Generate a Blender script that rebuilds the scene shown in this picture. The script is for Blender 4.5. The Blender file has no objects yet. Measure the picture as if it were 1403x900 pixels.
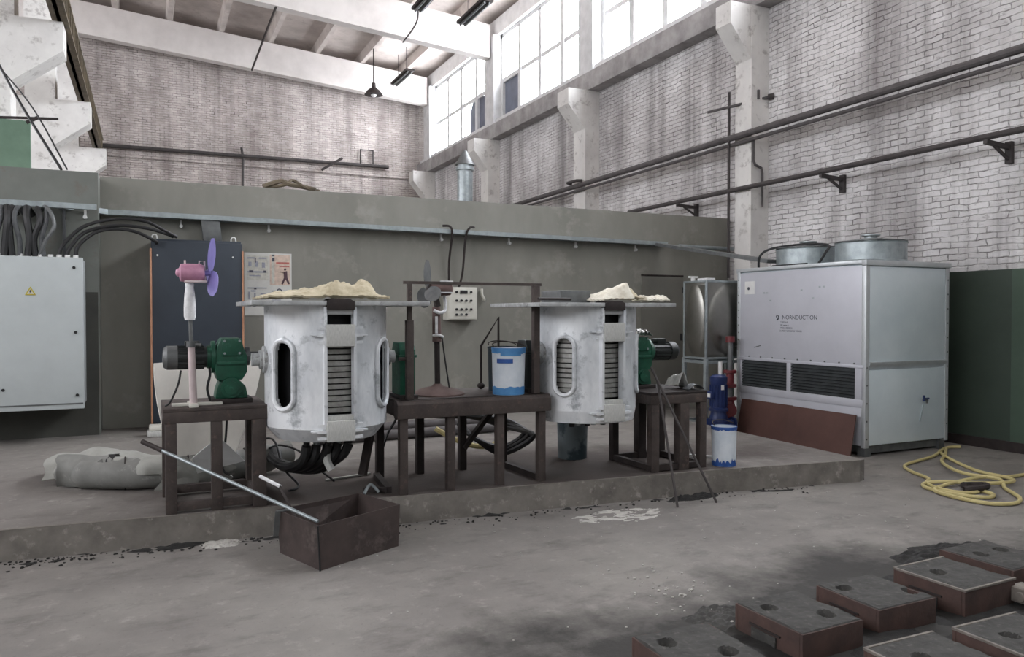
import math
# light levels: plain world fill entering where the hall end is left open behind the camera
AMB = 1.2
EXPO = 0.08
AREAS = []
import bpy, bmesh, math, random
from mathutils import Vector, Matrix, noise as mnoise
random.seed(7)
PI = math.pi
SC = bpy.context.scene
COL = SC.collection

# ------------------------------------------------------------------ camera
CAMF = 1060.0
EYE = Vector((0, 0, 1.6))
pitch = math.atan(20/1060)
yaw = math.atan(501.5/math.hypot(1060, 20))
FWD = Vector((math.sin(yaw)*math.cos(pitch), math.cos(yaw)*math.cos(pitch), -math.sin(pitch)))
RGT = Vector((math.cos(yaw), -math.sin(yaw), 0))
UPV = RGT.cross(FWD)

def at(px, py, X=None, Y=None, Z=None):
    """world point seen at a photo pixel, on a known plane of the hall"""
    d = FWD*CAMF + RGT*(px-701.5) - UPV*(py-450)
    if X is not None: t = X/d.x
    elif Y is not None: t = Y/d.y
    else: t = (Z-EYE.z)/d.z
    return EYE + d*t

cd = bpy.data.cameras.new('camera')
cam = bpy.data.objects.new('camera', cd); COL.objects.link(cam)
cd.sensor_width = 36; cd.lens = CAMF/1403*36; cd.clip_end = 200; cd.clip_start = 0.05
cam.matrix_world = Matrix(((RGT.x, UPV.x, -FWD.x, 0), (RGT.y, UPV.y, -FWD.y, 0), (RGT.z, UPV.z, -FWD.z, 1.6), (0, 0, 0, 1)))
SC.camera = cam

# ------------------------------------------------------------------ materials
def lin(c):
    c = c/255.0
    return c/12.92 if c <= 0.04045 else ((c+0.055)/1.055)**2.4
def rgb(c): return (lin(c[0]), lin(c[1]), lin(c[2]), 1)

class NT:
    def __init__(s, name):
        s.m = bpy.data.materials.new(name); s.m.use_nodes = True
        s.t = s.m.node_tree; s.b = s.t.nodes['Principled BSDF']
    def n(s, typ, **kw):
        nd = s.t.nodes.new(typ)
        for k, v in kw.items():
            if k[0].isupper() or k.startswith('i_'): nd.inputs[k.replace('i_', '')].default_value = v
            else: setattr(nd, k, v)
        return nd
    def l(s, a, b): s.t.links.new(a, b)
    def noise(s, vec, scale, detail=5, rough=.6, stretch=None):
        if stretch:
            mp = s.n('ShaderNodeMapping'); mp.inputs['Scale'].default_value = stretch; s.l(vec, mp.inputs['Vector']); vec = mp.outputs[0]
        nd = s.n('ShaderNodeTexNoise'); nd.inputs['Scale'].default_value = scale; nd.inputs['Detail'].default_value = detail; nd.inputs['Roughness'].default_value = rough
        s.l(vec, nd.inputs['Vector']); return nd.outputs['Fac']
    def ramp(s, fac, stops):
        r = s.n('ShaderNodeValToRGB'); e = r.color_ramp.elements
        while len(e) < len(stops): e.new(.5)
        for k, (p, c) in enumerate(stops):
            e[k].position = p; e[k].color = c if len(c) == 4 else rgb(c)
        s.l(fac, r.inputs[0]); return r.outputs[0]
    def mix(s, fac, a, b, typ='MIX'):
        m = s.n('ShaderNodeMix', data_type='RGBA', blend_type=typ)
        if isinstance(fac, (int, float)): m.inputs[0].default_value = fac
        else: s.l(fac, m.inputs[0])
        for v, i in ((a, 6), (b, 7)):
            if isinstance(v, tuple): m.inputs[i].default_value = v if len(v) == 4 else rgb(v)
            else: s.l(v, m.inputs[i])
        return m.outputs[2]
    def bump(s, h, strength=.3, dist=.01):
        b = s.n('ShaderNodeBump'); b.inputs['Strength'].default_value = strength; b.inputs['Distance'].default_value = dist
        s.l(h, b.inputs['Height']); s.l(b.outputs[0], s.b.inputs['Normal'])

W1, K0 = (1, 1, 1, 1), (0, 0, 0, 1)

def mat(name, c, c2=None, rough=.7, metal=0.0, scale=6, lo=.35, hi=.7, bump=0.0, c3=None, s3=25, stretch=None, world=False, spec=None):
    """base colour broken up by procedural blotches of a second (and third) colour"""
    t = NT(name); b = t.b
    b.inputs['Roughness'].default_value = rough; b.inputs['Metallic'].default_value = metal
    if spec is not None: b.inputs['Specular IOR Level'].default_value = spec
    if c2 is None: c2 = tuple(int(v*.86) for v in c)
    vec = t.n('ShaderNodeNewGeometry').outputs['Position'] if world else t.n('ShaderNodeTexCoord').outputs['Object']
    f = t.noise(vec, scale, 6, .62, stretch)
    col = t.mix(t.ramp(f, [(lo, K0), (hi, W1)]), c, c2)
    if c3:
        g = t.noise(vec, s3, 5, .7)
        col = t.mix(t.ramp(g, [(.56, K0), (.68, W1)]), col, c3)
    t.l(col, b.inputs['Base Color'])
    rr = t.n('ShaderNodeMapRange'); rr.inputs[3].default_value = max(rough-.1, .05); rr.inputs[4].default_value = min(rough+.12, 1)
    t.l(f, rr.inputs[0]); t.l(rr.outputs[0], b.inputs['Roughness'])
    if bump: t.bump(t.noise(vec, scale*5, 6, .7), bump, .01)
    return t.m

def brick_mat(name, axis, paint, paint2, joint, grime, grime_amt, rowscale=1.0, bump=.5):
    t = NT(name); b = t.b; b.inputs['Roughness'].default_value = .85
    pos = t.n('ShaderNodeNewGeometry').outputs['Position']
    sp = t.n('ShaderNodeSeparateXYZ'); t.l(pos, sp.inputs[0])
    cb = t.n('ShaderNodeCombineXYZ'); t.l(sp.outputs[axis], cb.inputs[0]); t.l(sp.outputs[2], cb.inputs[1])
    wob = t.n('ShaderNodeTexNoise'); wob.inputs['Scale'].default_value = 5; wob.inputs['Detail'].default_value = 3
    t.l(cb.outputs[0], wob.inputs['Vector'])
    va = t.n('ShaderNodeVectorMath', operation='MULTIPLY_ADD'); t.l(wob.outputs['Color'], va.inputs[0])
    va.inputs[1].default_value = (.10, .06, 0); t.l(cb.outputs[0], va.inputs[2])
    br = t.n('ShaderNodeTexBrick', offset=.5)
    br.inputs['Scale'].default_value = rowscale; br.inputs['Brick Width'].default_value = .25; br.inputs['Row Height'].default_value = .077
    br.inputs['Mortar Size'].default_value = .011; br.inputs['Mortar Smooth'].default_value = .8; br.inputs['Bias'].default_value = -.2
    br.inputs['Color1'].default_value = (1, 1, 1, 1); br.inputs['Color2'].default_value = (.0, .0, .0, 1); br.inputs['Mortar'].default_value = (.5, .5, .5, 1)
    t.l(va.outputs[0], br.inputs['Vector'])
    col = t.mix(br.outputs['Color'], paint2, paint)
    # joints only part visible through the limewash
    pn = t.noise(cb.outputs[0], 3.2, 5, .75)
    jm = t.n('ShaderNodeMath', operation='MULTIPLY'); t.l(br.outputs['Fac'], jm.inputs[0]); t.l(t.ramp(pn, [(.40, (.06, .06, .06, 1)), (.66, W1)]), jm.inputs[1])
    col = t.mix(jm.outputs[0], col, joint)
    # flaked spots
    fl = t.noise(cb.outputs[0], 7, 7, .85, (1, 2.6, 1))
    col = t.mix(t.ramp(fl, [(.57, K0), (.66, (.85, .85, .85, 1))]), col, joint)
    # soot runs: narrow vertical streaks and big blotches
    st = t.noise(cb.outputs[0], 1.0, 6, .65, (1.6, .12, 1))
    bl = t.noise(cb.outputs[0], .45, 6, .7)
    ml = t.n('ShaderNodeMath', operation='MULTIPLY'); t.l(t.ramp(st, [(.45, K0), (.66, W1)]), ml.inputs[0]); ml.inputs[1].default_value = grime_amt
    col = t.mix(ml.outputs[0], col, grime)
    m2 = t.n('ShaderNodeMath', operation='MULTIPLY'); t.l(t.ramp(bl, [(.4, K0), (.75, W1)]), m2.inputs[0]); m2.inputs[1].default_value = grime_amt
    col = t.mix(m2.outputs[0], col, grime)
    t.l(col, b.inputs['Base Color'])
    hh = t.n('ShaderNodeMath', operation='MULTIPLY_ADD'); t.l(br.outputs['Fac'], hh.inputs[0]); hh.inputs[1].default_value = -1.0; t.l(fl, hh.inputs[2])
    t.bump(hh.outputs[0], bump, .02)
    return t.m

def floor_mat(name, a, b2, dark, pale, soot=((3.6, 2.0, 0), .25, .9, .55, -2.2)):
    t = NT(name); b = t.b
    pos = t.n('ShaderNodeNewGeometry').outputs['Position']
    n1 = t.noise(pos, .9, 8, .68); n2 = t.noise(pos, 7, 8, .75); n3 = t.noise(pos, 2.2, 8, .7, (1, 1.8, 1)); n4 = t.noise(pos, 40, 3, .6)
    col = t.mix(t.ramp(n1, [(.35, K0), (.65, W1)]), a, b2)
    col = t.mix(t.ramp(n3, [(.52, K0), (.72, (.75, .75, .75, 1))]), col, dark)
    col = t.mix(t.ramp(n2, [(.56, K0), (.74, (.55, .55, .55, 1))]), col, pale)
    col = t.mix(t.ramp(n4, [(.62, K0), (.75, (.5, .5, .5, 1))]), col, dark)
    # trodden moulding sand spreads from the corner where the moulding boxes stand
    sp = t.n('ShaderNodeSeparateXYZ'); t.l(pos, sp.inputs[0])
    d1 = t.n('ShaderNodeVectorMath', operation='DISTANCE'); mp_ = t.n('ShaderNodeMapping'); mp_.inputs['Scale'].default_value = (soot[3], 1, 1); t.l(pos, mp_.inputs[0]); t.l(mp_.outputs[0], d1.inputs[0]); d1.inputs[1].default_value = (soot[0][0]*soot[3], soot[0][1], soot[0][2])
    ad = t.n('ShaderNodeMath', operation='MULTIPLY_ADD'); t.l(n1, ad.inputs[0]); ad.inputs[1].default_value = soot[4]; t.l(d1.outputs['Value'], ad.inputs[2])
    col = t.mix(t.ramp(ad.outputs[0], [(soot[1], (.9, .9, .9, 1)), (soot[2] if soot[2] < 1 else 1, K0)]), col, (44, 43, 41) if soot[0][1] < 4 else (70, 62, 59))
    t.l(col, b.inputs['Base Color']); b.inputs['Roughness'].default_value = .82
    b.inputs['Specular IOR Level'].default_value = .3
    t.bump(n2, .35, .015)
    return t.m

def emit(name, c, s):
    t = NT(name); t.b.inputs['Base Color'].default_value = (0, 0, 0, 1)
    t.b.inputs['Emission Color'].default_value = rgb(c); t.b.inputs['Emission Strength'].default_value = s
    return t.m

M = {}
M['brick_side'] = brick_mat('brick_side', 1, (232, 230, 230), (214, 211, 210), (96, 90, 88), (108, 102, 101), .7, bump=.7)
M['brick_end'] = brick_mat('brick_end', 0, (214, 205, 200), (190, 179, 174), (84, 74, 71), (104, 93, 89), .6, bump=1.0)
M['plaster'] = mat('plaster', (222, 220, 216), (196, 193, 190), rough=.9, scale=1.1, c3=(170, 166, 162), s3=5, world=True)
M['ceiling'] = mat('ceiling', (202, 193, 187), (158, 148, 142), rough=.95, scale=.7, c3=(168, 158, 152), s3=3, world=True)
M['concrete_beam'] = mat('concrete_beam', (214, 208, 204), (190, 184, 180), rough=.9, scale=.9, world=True)
M['partition'] = mat('partition', (136, 134, 126), (118, 117, 109), rough=.55, scale=1.3, c3=(146, 143, 135), s3=1.6, world=True, stretch=(1, 1, .45))
M['partition_left'] = mat('partition_left', (114, 117, 111), (98, 101, 95), rough=.6, scale=1.5, c3=(106, 98, 90), s3=2, world=True)
M['green_dado'] = mat('green_dado', (50, 62, 52), (42, 53, 44), rough=.6, scale=1.2, world=True)
M['screen_green'] = mat('screen_green', (104, 130, 110), (88, 112, 94), rough=.6, scale=2)
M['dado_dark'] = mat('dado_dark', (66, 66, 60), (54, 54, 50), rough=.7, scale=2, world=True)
M['green_dado_pale'] = mat('green_dado_pale', (64, 82, 68), (54, 70, 57), rough=.6, scale=1.2, world=True)
M['floor'] = floor_mat('floor', (134, 130, 125), (114, 110, 106), (88, 84, 81), (164, 160, 154))
M['platform'] = floor_mat('platform', (128, 124, 119), (108, 103, 99), (92, 86, 83), (166, 162, 156), ((2.75, 6.15, .2), .0, .6, .42, -1.5))
M['kerb'] = mat('kerb', (126, 121, 114), (92, 88, 83), rough=.9, scale=4, c3=(150, 145, 138), s3=9, bump=.4, world=True)
M['rust'] = mat('rust', (80, 71, 67), (60, 53, 51), rough=.75, scale=9, c3=(94, 80, 74), s3=18, bump=.15, metal=.2)
M['rust_dark'] = mat('rust_dark', (52, 44, 42), (38, 32, 31), rough=.7, scale=9, bump=.12, metal=.2)
M['trough'] = mat('trough', (80, 69, 66), (62, 54, 52), rough=.6, scale=5, c3=(96, 86, 82), s3=6, metal=.35)
M['brown_board'] = mat('brown_board', (88, 58, 50), (74, 48, 42), rough=.6, scale=3)
M['alu'] = mat('alu', (230, 232, 234), (188, 192, 196), rough=.5, metal=.3, scale=3.2, c3=(160, 164, 167), s3=5, lo=.42, hi=.66, stretch=(1, 1, .45))
M['alu_dirty'] = mat('alu_dirty', (188, 190, 190), (146, 147, 146), rough=.6, metal=.3, scale=7, c3=(122, 120, 116), s3=12)
M['yoke'] = mat('yoke', (192, 192, 188), (166, 166, 162), rough=.75, scale=30, stretch=(6, 1, 1))
M['coil'] = mat('coil', (184, 184, 180), (146, 143, 138), rough=.45, metal=.5, scale=14)
M['black'] = mat('black', (26, 26, 28), (18, 18, 19), rough=.6, scale=8)
M['rubber'] = mat('rubber', (32, 32, 33), (24, 24, 25), rough=.55, scale=12)
M['rubber_grey'] = mat('rubber_grey', (84, 86, 88), (66, 68, 70), rough=.6, scale=10)
M['green_cast'] = mat('green_cast', (24, 84, 62), (18, 64, 48), rough=.42, scale=9, c3=(46, 104, 82), s3=14)
M['motor_black'] = mat('motor_black', (34, 38, 38), (24, 28, 28), rough=.4, scale=9)
M['cab_white'] = mat('cab_white', (186, 192, 192), (176, 182, 182), rough=.45, scale=2)
M['cab_side'] = mat('cab_side', (166, 170, 170), rough=.5, scale=2)
M['slate'] = mat('slate', (46, 54, 64), (40, 47, 56), rough=.5, scale=2)
M['copper_trim'] = mat('copper_trim', (186, 138, 108), (160, 114, 88), rough=.5, scale=6)
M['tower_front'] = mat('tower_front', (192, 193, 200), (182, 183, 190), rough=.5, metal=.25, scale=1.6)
M['tower_side'] = mat('tower_side', (222, 232, 236), (206, 218, 223), rough=.38, metal=.3, scale=1.3)  # paler than the front; light on the end face put into the colour
M['tower_trim'] = mat('tower_trim', (204, 208, 210), (186, 190, 192), rough=.4, metal=.5, scale=4)
M['galv'] = mat('galv', (168, 176, 178), (140, 148, 150), rough=.4, metal=.6, scale=9)
M['steel_grey'] = mat('steel_grey', (112, 114, 114), (92, 94, 94), rough=.5, metal=.5, scale=8)
M['stainless'] = mat('stainless', (150, 148, 142), (120, 118, 113), rough=.36, metal=1.0, scale=1.5)
M['louvre'] = mat('louvre', (60, 64, 66), (42, 46, 47), rough=.6, scale=10)
M['pink'] = mat('pink', (192, 140, 162), (168, 118, 142), rough=.5, scale=16)
M['pale_pink'] = mat('pale_pink', (206, 190, 190), (184, 168, 168), rough=.6, scale=8)
M['purple'] = mat('purple', (128, 120, 180), (112, 104, 162), rough=.4, scale=6)
M['white_tape'] = mat('white_tape', (226, 226, 226), (196, 196, 198), rough=.7, scale=30)
M['white'] = mat('white', (222, 222, 220), (206, 206, 204), rough=.5, scale=5)
M['ivory'] = mat('ivory', (208, 206, 196), (196, 194, 184), rough=.5, scale=6)
M['dusty_brown'] = mat('dusty_brown', (104, 84, 80), (88, 70, 66), rough=.8, scale=9)
M['blanket'] = mat('blanket', (198, 188, 162), (160, 148, 122), rough=.95, scale=14, bump=.3)
M['blanket_white'] = mat('blanket_white', (228, 224, 210), (198, 190, 172), rough=.95, scale=14, bump=.3)
M['wrap'] = mat('wrap', (128, 128, 124), (104, 104, 100), rough=.7, scale=4, c3=(150, 149, 144), s3=7, bump=.2)
M['wrap_sheet'] = mat('wrap_sheet', (158, 158, 152), (132, 132, 126), rough=.7, scale=4, bump=.2)
M['sheet_metal'] = mat('sheet_metal', (226, 222, 214), (206, 202, 194), rough=.7, scale=3)
M['bucket_grey'] = mat('bucket_grey', (104, 114, 118), (44, 58, 64), rough=.5, scale=2.5, lo=.48, hi=.55)
M['bag'] = mat('bag', (214, 214, 210), (160, 160, 156), rough=.4, metal=.2, scale=12)
M['bucket_blue'] = mat('bucket_blue', (84, 142, 192), (62, 120, 176), rough=.5, scale=9)
M['bucket_white'] = mat('bucket_white', (216, 222, 228), (192, 202, 212), rough=.5, scale=7)
M['bucket_dark'] = mat('bucket_dark', (30, 44, 52), (22, 32, 38), rough=.45, scale=7)
M['label_blue'] = mat('label_blue', (44, 88, 158), (34, 70, 136), rough=.5, scale=12)
M['pump_blue'] = mat('pump_blue', (34, 50, 98), (26, 40, 80), rough=.4, scale=9)
M['valve_red'] = mat('valve_red', (112, 42, 46), (90, 34, 38), rough=.45, scale=9)
M['hose_yellow'] = mat('hose_yellow', (196, 184, 130), (178, 164, 112), rough=.6, scale=9)
M['pipe'] = mat('pipe', (88, 84, 84), (70, 66, 66), rough=.7, scale=6)
M['pipe_dark'] = mat('pipe_dark', (70, 65, 64), (54, 50, 50), rough=.75, scale=6)
M['mould'] = mat('mould', (78, 58, 52), (60, 47, 43), rough=.85, scale=8, bump=.25)
M['sand'] = mat('sand', (66, 65, 62), (52, 51, 49), rough=.95, scale=9, bump=.35, c3=(84, 82, 78), s3=30)
M['sand_black'] = mat('sand_black', (40, 39, 37), (28, 27, 26), rough=.95, scale=14, bump=.6)
M['rim'] = mat('rim', (124, 118, 110), (98, 92, 86), rough=.8, scale=18)
M['powder'] = mat('powder', (186, 183, 176), (160, 156, 150), rough=.95, scale=18, bump=.3)
M['frame_white'] = mat('frame_white', (206, 206, 206), (186, 186, 186), rough=.7, scale=4)
M['pane'] = emit('pane', (244, 248, 255), 24.0)
M['pane_left'] = emit('pane_left', (248, 249, 255), 8.0)
M['pane_dark'] = mat('pane_dark', (106, 112, 128), (84, 88, 100), rough=.5, scale=1.2)
M['ledge'] = mat('ledge', (164, 161, 160), (120, 116, 116), rough=.9, scale=2, world=True)
M['crane'] = mat('crane', (112, 100, 80), (80, 72, 60), rough=.7, scale=5)
M['paper'] = mat('paper', (214, 214, 208), (204, 202, 198), rough=.8, scale=5)
M['ink'] = mat('ink', (92, 92, 104), rough=.8, scale=40)
M['ink_pale'] = mat('ink_pale', (168, 170, 182), rough=.8, scale=40)
M['ink_red'] = mat('ink_red', (196, 122, 112), rough=.8, scale=20)
M['ink_peach'] = mat('ink_peach', (222, 200, 184), rough=.8, scale=20)
M['ink_cream'] = mat('ink_cream', (214, 212, 202), rough=.8, scale=20)
M['ink_brown'] = mat('ink_brown', (92, 70, 78), rough=.8, scale=20)
M['yellow'] = mat('yellow', (196, 180, 40), rough=.5, scale=10)
M['logo'] = mat('logo', (60, 63, 72), rough=.6, scale=20)
M['door_leaf'] = mat('door_leaf', (112, 110, 102), (100, 99, 92), rough=.6, scale=1.5, world=True)
M['foil'] = mat('foil', (180, 180, 176), (140, 140, 136), rough=.35, metal=.6, scale=9)

# ------------------------------------------------------------------ mesh builder
class MB:
    def __init__(s): s.bm = bmesh.new()
    def add(s, tmp, mtx=None):
        if mtx is not None: bmesh.ops.transform(tmp, matrix=mtx, verts=tmp.verts)
        me = bpy.data.meshes.new('tmp'); tmp.to_mesh(me); tmp.free()
        s.bm.from_mesh(me); bpy.data.meshes.remove(me); return s
    def box(s, x0, x1, y0, y1, z0, z1, bev=0.0, mtx=None):
        t = bmesh.new(); bmesh.ops.create_cube(t, size=1)
        bmesh.ops.transform(t, matrix=Matrix.Translation(((x0+x1)/2, (y0+y1)/2, (z0+z1)/2)) @ Matrix.Diagonal((x1-x0, y1-y0, z1-z0, 1)), verts=t.verts)
        if bev: bmesh.ops.bevel(t, geom=t.edges[:], offset=bev, segments=2, affect='EDGES', profile=.6)
        return s.add(t, mtx)
    def bar(s, a, b, w, h=None, bev=0.0, up=Vector((0, 0, 1))):
        a, b = Vector(a), Vector(b); h = h or w; d = b-a; L = d.length; z = d/L
        if abs(z.dot(up)) > .98: up = Vector((0, 1, 0))
        x = up.cross(z).normalized(); y = z.cross(x)
        m = Matrix(((x.x, y.x, z.x, a.x), (x.y, y.y, z.y, a.y), (x.z, y.z, z.z, a.z), (0, 0, 0, 1)))
        return s.box(-w/2, w/2, -h/2, h/2, 0, L, bev, m)
    def tube(s, pts, r, seg=8, smooth=True, closed=False, caps=True):
        pts = [Vector(p) for p in pts]
        if smooth and len(pts) > 2: pts = spline(pts, closed)
        n = len(pts); rs = r if isinstance(r, (list, tuple)) else None
        bm = bmesh.new(); rings = []; nrm = None
        for i, p in enumerate(pts):
            if closed: tg = pts[(i+1) % n]-pts[i-1]
            else: tg = pts[min(i+1, n-1)]-pts[max(i-1, 0)]
            tg.normalize()
            if nrm is None:
                ref = Vector((0, 0, 1)) if abs(tg.z) < .9 else Vector((1, 0, 0))
                nrm = (ref-tg*ref.dot(tg)).normalized()
            else:
                nrm = nrm-tg*nrm.dot(tg)
                nrm = nrm.normalized() if nrm.length > 1e-6 else tg.orthogonal().normalized()
            bn = tg.cross(nrm)
            rr = r if rs is None else rs[0]+(rs[-1]-rs[0])*i/(n-1) if len(rs) == 2 else rs[min(int(i*len(rs)/n), len(rs)-1)]
            rings.append([bm.verts.new(p+(nrm*math.cos(2*PI*k/seg)+bn*math.sin(2*PI*k/seg))*rr) for k in range(seg)])
        m = n if closed else n-1
        for i in range(m):
            A, B = rings[i], rings[(i+1) % n]
            for k in range(seg): bm.faces.new((A[k], A[(k+1) % seg], B[(k+1) % seg], B[k]))
        if caps and not closed: bm.faces.new(rings[0][::-1]); bm.faces.new(rings[-1])
        return s.add(bm)
    def cyl(s, a, b, r, seg=20, r2=None):
        return s.tube([a, b], [r, r if r2 is None else r2], seg, smooth=False)
    def lathe(s, prof, c=(0, 0, 0), seg=28, mtx=None, cap0=True, cap1=True, a0=0, a1=2*PI):
        bm = bmesh.new(); full = abs(a1-a0-2*PI) < 1e-6; n = seg if full else seg+1
        R = [[bm.verts.new((c[0]+r*math.cos(a0+(a1-a0)*k/seg), c[1]+r*math.sin(a0+(a1-a0)*k/seg), c[2]+z)) for k in range(n)] for r, z in prof]
        for i in range(len(R)-1):
            for k in range(seg):
                k2 = (k+1) % n; bm.faces.new((R[i][k], R[i][k2], R[i+1][k2], R[i+1][k]))
        if cap0 and full: bm.faces.new(R[0][::-1])
        if cap1 and full: bm.faces.new(R[-1])
        return s.add(bm, mtx)
    def prism(s, poly, h0, h1, axis='z', bev=0.0, mtx=None):
        """polygon extruded: axis z (poly=x,y), y (poly=x,z), x (poly=y,z)"""
        f = {'z': lambda p, h: (p[0], p[1], h), 'y': lambda p, h: (p[0], h, p[1]), 'x': lambda p, h: (h, p[0], p[1])}[axis]
        bm = bmesh.new(); A = [bm.verts.new(f(p, h0)) for p in poly]; B = [bm.verts.new(f(p, h1)) for p in poly]; n = len(poly)
        bm.faces.new(A); bm.faces.new(B[::-1])
        for k in range(n): bm.faces.new((A[k], B[k], B[(k+1) % n], A[(k+1) % n]))
        bmesh.ops.recalc_face_normals(bm, faces=bm.faces)
        if bev: bmesh.ops.bevel(bm, geom=bm.edges[:], offset=bev, segments=2, affect='EDGES', profile=.6)
        return s.add(bm, mtx)
    def hull8(s, A, B):
        """solid between two matching polygons given as 3-D points"""
        bm = bmesh.new(); a = [bm.verts.new(p) for p in A]; b = [bm.verts.new(p) for p in B]; n = len(A)
        bm.faces.new(a[::-1]); bm.faces.new(b)
        for k in range(n): bm.faces.new((a[k], a[(k+1) % n], b[(k+1) % n], b[k]))
        bmesh.ops.recalc_face_normals(bm, faces=bm.faces)
        return s.add(bm)
    def grid(s, fn, nu, nv, thick=0.0):
        bm = bmesh.new()
        V = [[bm.verts.new(fn(u/nu, v/nv)) for v in range(nv+1)] for u in range(nu+1)]
        for u in range(nu):
            for v in range(nv): bm.faces.new((V[u][v], V[u+1][v], V[u+1][v+1], V[u][v+1]))
        if thick:
            bmesh.ops.recalc_face_normals(bm, faces=bm.faces)
            bmesh.ops.solidify(bm, geom=bm.faces[:], thickness=thick)
        return s.add(bm)
    def sphere(s, c, r, sc=(1, 1, 1), sub=2):
        t = bmesh.new(); bmesh.ops.create_icosphere(t, subdivisions=sub, radius=r)
        return s.add(t, Matrix.Translation(c) @ Matrix.Diagonal((sc[0], sc[1], sc[2], 1)))
    def build(s, name, m, parent=None, local=None, recalc=True):
        bm = s.bm
        if recalc: bmesh.ops.recalc_face_normals(bm, faces=bm.faces)
        for f in bm.faces: f.smooth = True
        for e in bm.edges:
            if len(e.link_faces) != 2 or e.calc_face_angle(0) > .6: e.smooth = False
        off = Vector((0, 0, 0)); p = parent
        while p is not None: off += p.location; p = p.parent
        if parent is None and local is None and len(bm.verts):
            xs = [v.co.x for v in bm.verts]; ys = [v.co.y for v in bm.verts]; zs = [v.co.z for v in bm.verts]
            local = Vector(((min(xs)+max(xs))/2, (min(ys)+max(ys))/2, min(zs)))
        if parent is None: off = Vector(local) if local is not None else off
        if off.length: bmesh.ops.translate(bm, verts=bm.verts, vec=-off)
        me = bpy.data.meshes.new(name); bm.to_mesh(me); bm.free()
        me.materials.append(M[m] if isinstance(m, str) else m)
        o = bpy.data.objects.new(name, me); COL.objects.link(o)
        if parent is not None: o.parent = parent
        else: o.location = off
        return o

def spline(p, closed=False, k=6):
    n = len(p); out = []
    for i in range(n if closed else n-1):
        g = (lambda j: p[j % n]) if closed else (lambda j: p[max(0, min(n-1, j))])
        a, b, c, d = g(i-1), g(i), g(i+1), g(i+2)
        for q in range(k):
            t = q/k
            out.append(.5*((2*b)+(c-a)*t+(2*a-5*b+4*c-d)*t*t+(3*b-a-3*c+d)*t**3))
    if not closed: out.append(p[-1])
    return out

def tag(o, label, cat, group=None, kind=None):
    o['label'] = label; o['category'] = cat
    if group: o['group'] = group
    if kind: o['kind'] = kind
    return o
def thing(name, label, cat, loc=(0, 0, 0), group=None):
    o = bpy.data.objects.new(name, None); o.empty_display_size = .1; COL.objects.link(o); o.location = loc
    return tag(o, label, cat, group)
def struct(o, kind='structure'):
    o['kind'] = 'structure'; return o
def dup(root, loc, rotz=0, label=None):
    r = root.copy(); COL.objects.link(r); r.location = loc; r.rotation_euler = (0, 0, rotz)
    if label: r['label'] = label
    for ch in list(root.children):
        c = ch.copy(); COL.objects.link(c); c.parent = r
        for g in ch.children:
            d = g.copy(); COL.objects.link(d); d.parent = c
    return r
def text(s, size, name, m, parent, mtx, depth=.001):
    cu = bpy.data.curves.new('t', 'FONT'); cu.body = s; cu.size = size; cu.extrude = depth; cu.align_x = 'LEFT'
    o = bpy.data.objects.new('t', cu); COL.objects.link(o)
    bpy.context.view_layer.update()
    me = bpy.data.meshes.new_from_object(o.evaluated_get(bpy.context.evaluated_depsgraph_get()))
    bpy.data.objects.remove(o)
    off = Vector((0, 0, 0)); p = parent
    while p is not None: off += p.location; p = p.parent
    me.transform(Matrix.Translation(-off) @ mtx)
    me.materials.clear(); me.materials.append(M[m])
    ob = bpy.data.objects.new(name, me); COL.objects.link(ob); ob.parent = parent
    return ob
# ================================================================== THE HALL
def S(o): o['kind'] = 'structure'; return o
WX = 9.3            # face of the brick side wall
EY = 27.2           # face of the brick end wall
def roofz(x): return 9.0+.08*(9.2-x)      # underside of the roof girders

S(MB().box(-11, 9.6, -7, 27.4, -.2, 0).build('floor', 'floor'))
front = [(-6, 5.93), (-.8, 5.90), (.17, 5.82), (1.0, 5.76), (1.75, 5.68), (2.7, 5.62), (3.7, 5.53), (4.6, 5.46), (6.15, 5.24), (6.24, 5.26)]
S(MB().prism(front+[(6.42, 8.1), (6.42, 10.6), (-6, 10.6)], 0.0, .2, 'z').build('platform', 'platform'))
k = MB()
for a, b in zip(front[:-2], front[1:-1]):
    k.hull8([(a[0], a[1]-.012, 0), (b[0], b[1]-.012, 0), (b[0], b[1]+.03, 0), (a[0], a[1]+.03, 0)],
            [(a[0], a[1]-.004, .203), (b[0], b[1]-.004, .203), (b[0], b[1]+.03, .203), (a[0], a[1]+.03, .203)])
S(k.build('platform_kerb', 'kerb'))

# low green partition across the hall
S(MB().box(-.49, 9.18, 10.6, 10.74, 0, 3.26).build('wall_partition', 'partition'))
S(MB().box(-6, -.49, 10.15, 10.72, 0, 3.23).build('wall_partition_left', 'partition_left'))
S(MB().box(-6, -.5, 10.135, 10.15, .2, 1.85).build('wall_dado', 'dado_dark'))  # added dark strip, paints the shade around the grey cabinet onto the wall
d = S(MB().box(7.37, 8.2, 10.588, 10.6, .02, 2.22, .004).build('door_1', 'door_leaf'))
MB().box(7.36, 8.21, 10.583, 10.599, 2.225, 2.25).build('door_lintel', 'rust_dark', d)
MB().box(8.15, 8.17, 10.55, 10.588, 1.15, 1.27, .004).build('door_handle', 'black', d)
MB().box(8.19, 8.205, 10.57, 10.59, 1.95, 2.05).build('hinge', 'black', d)

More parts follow.
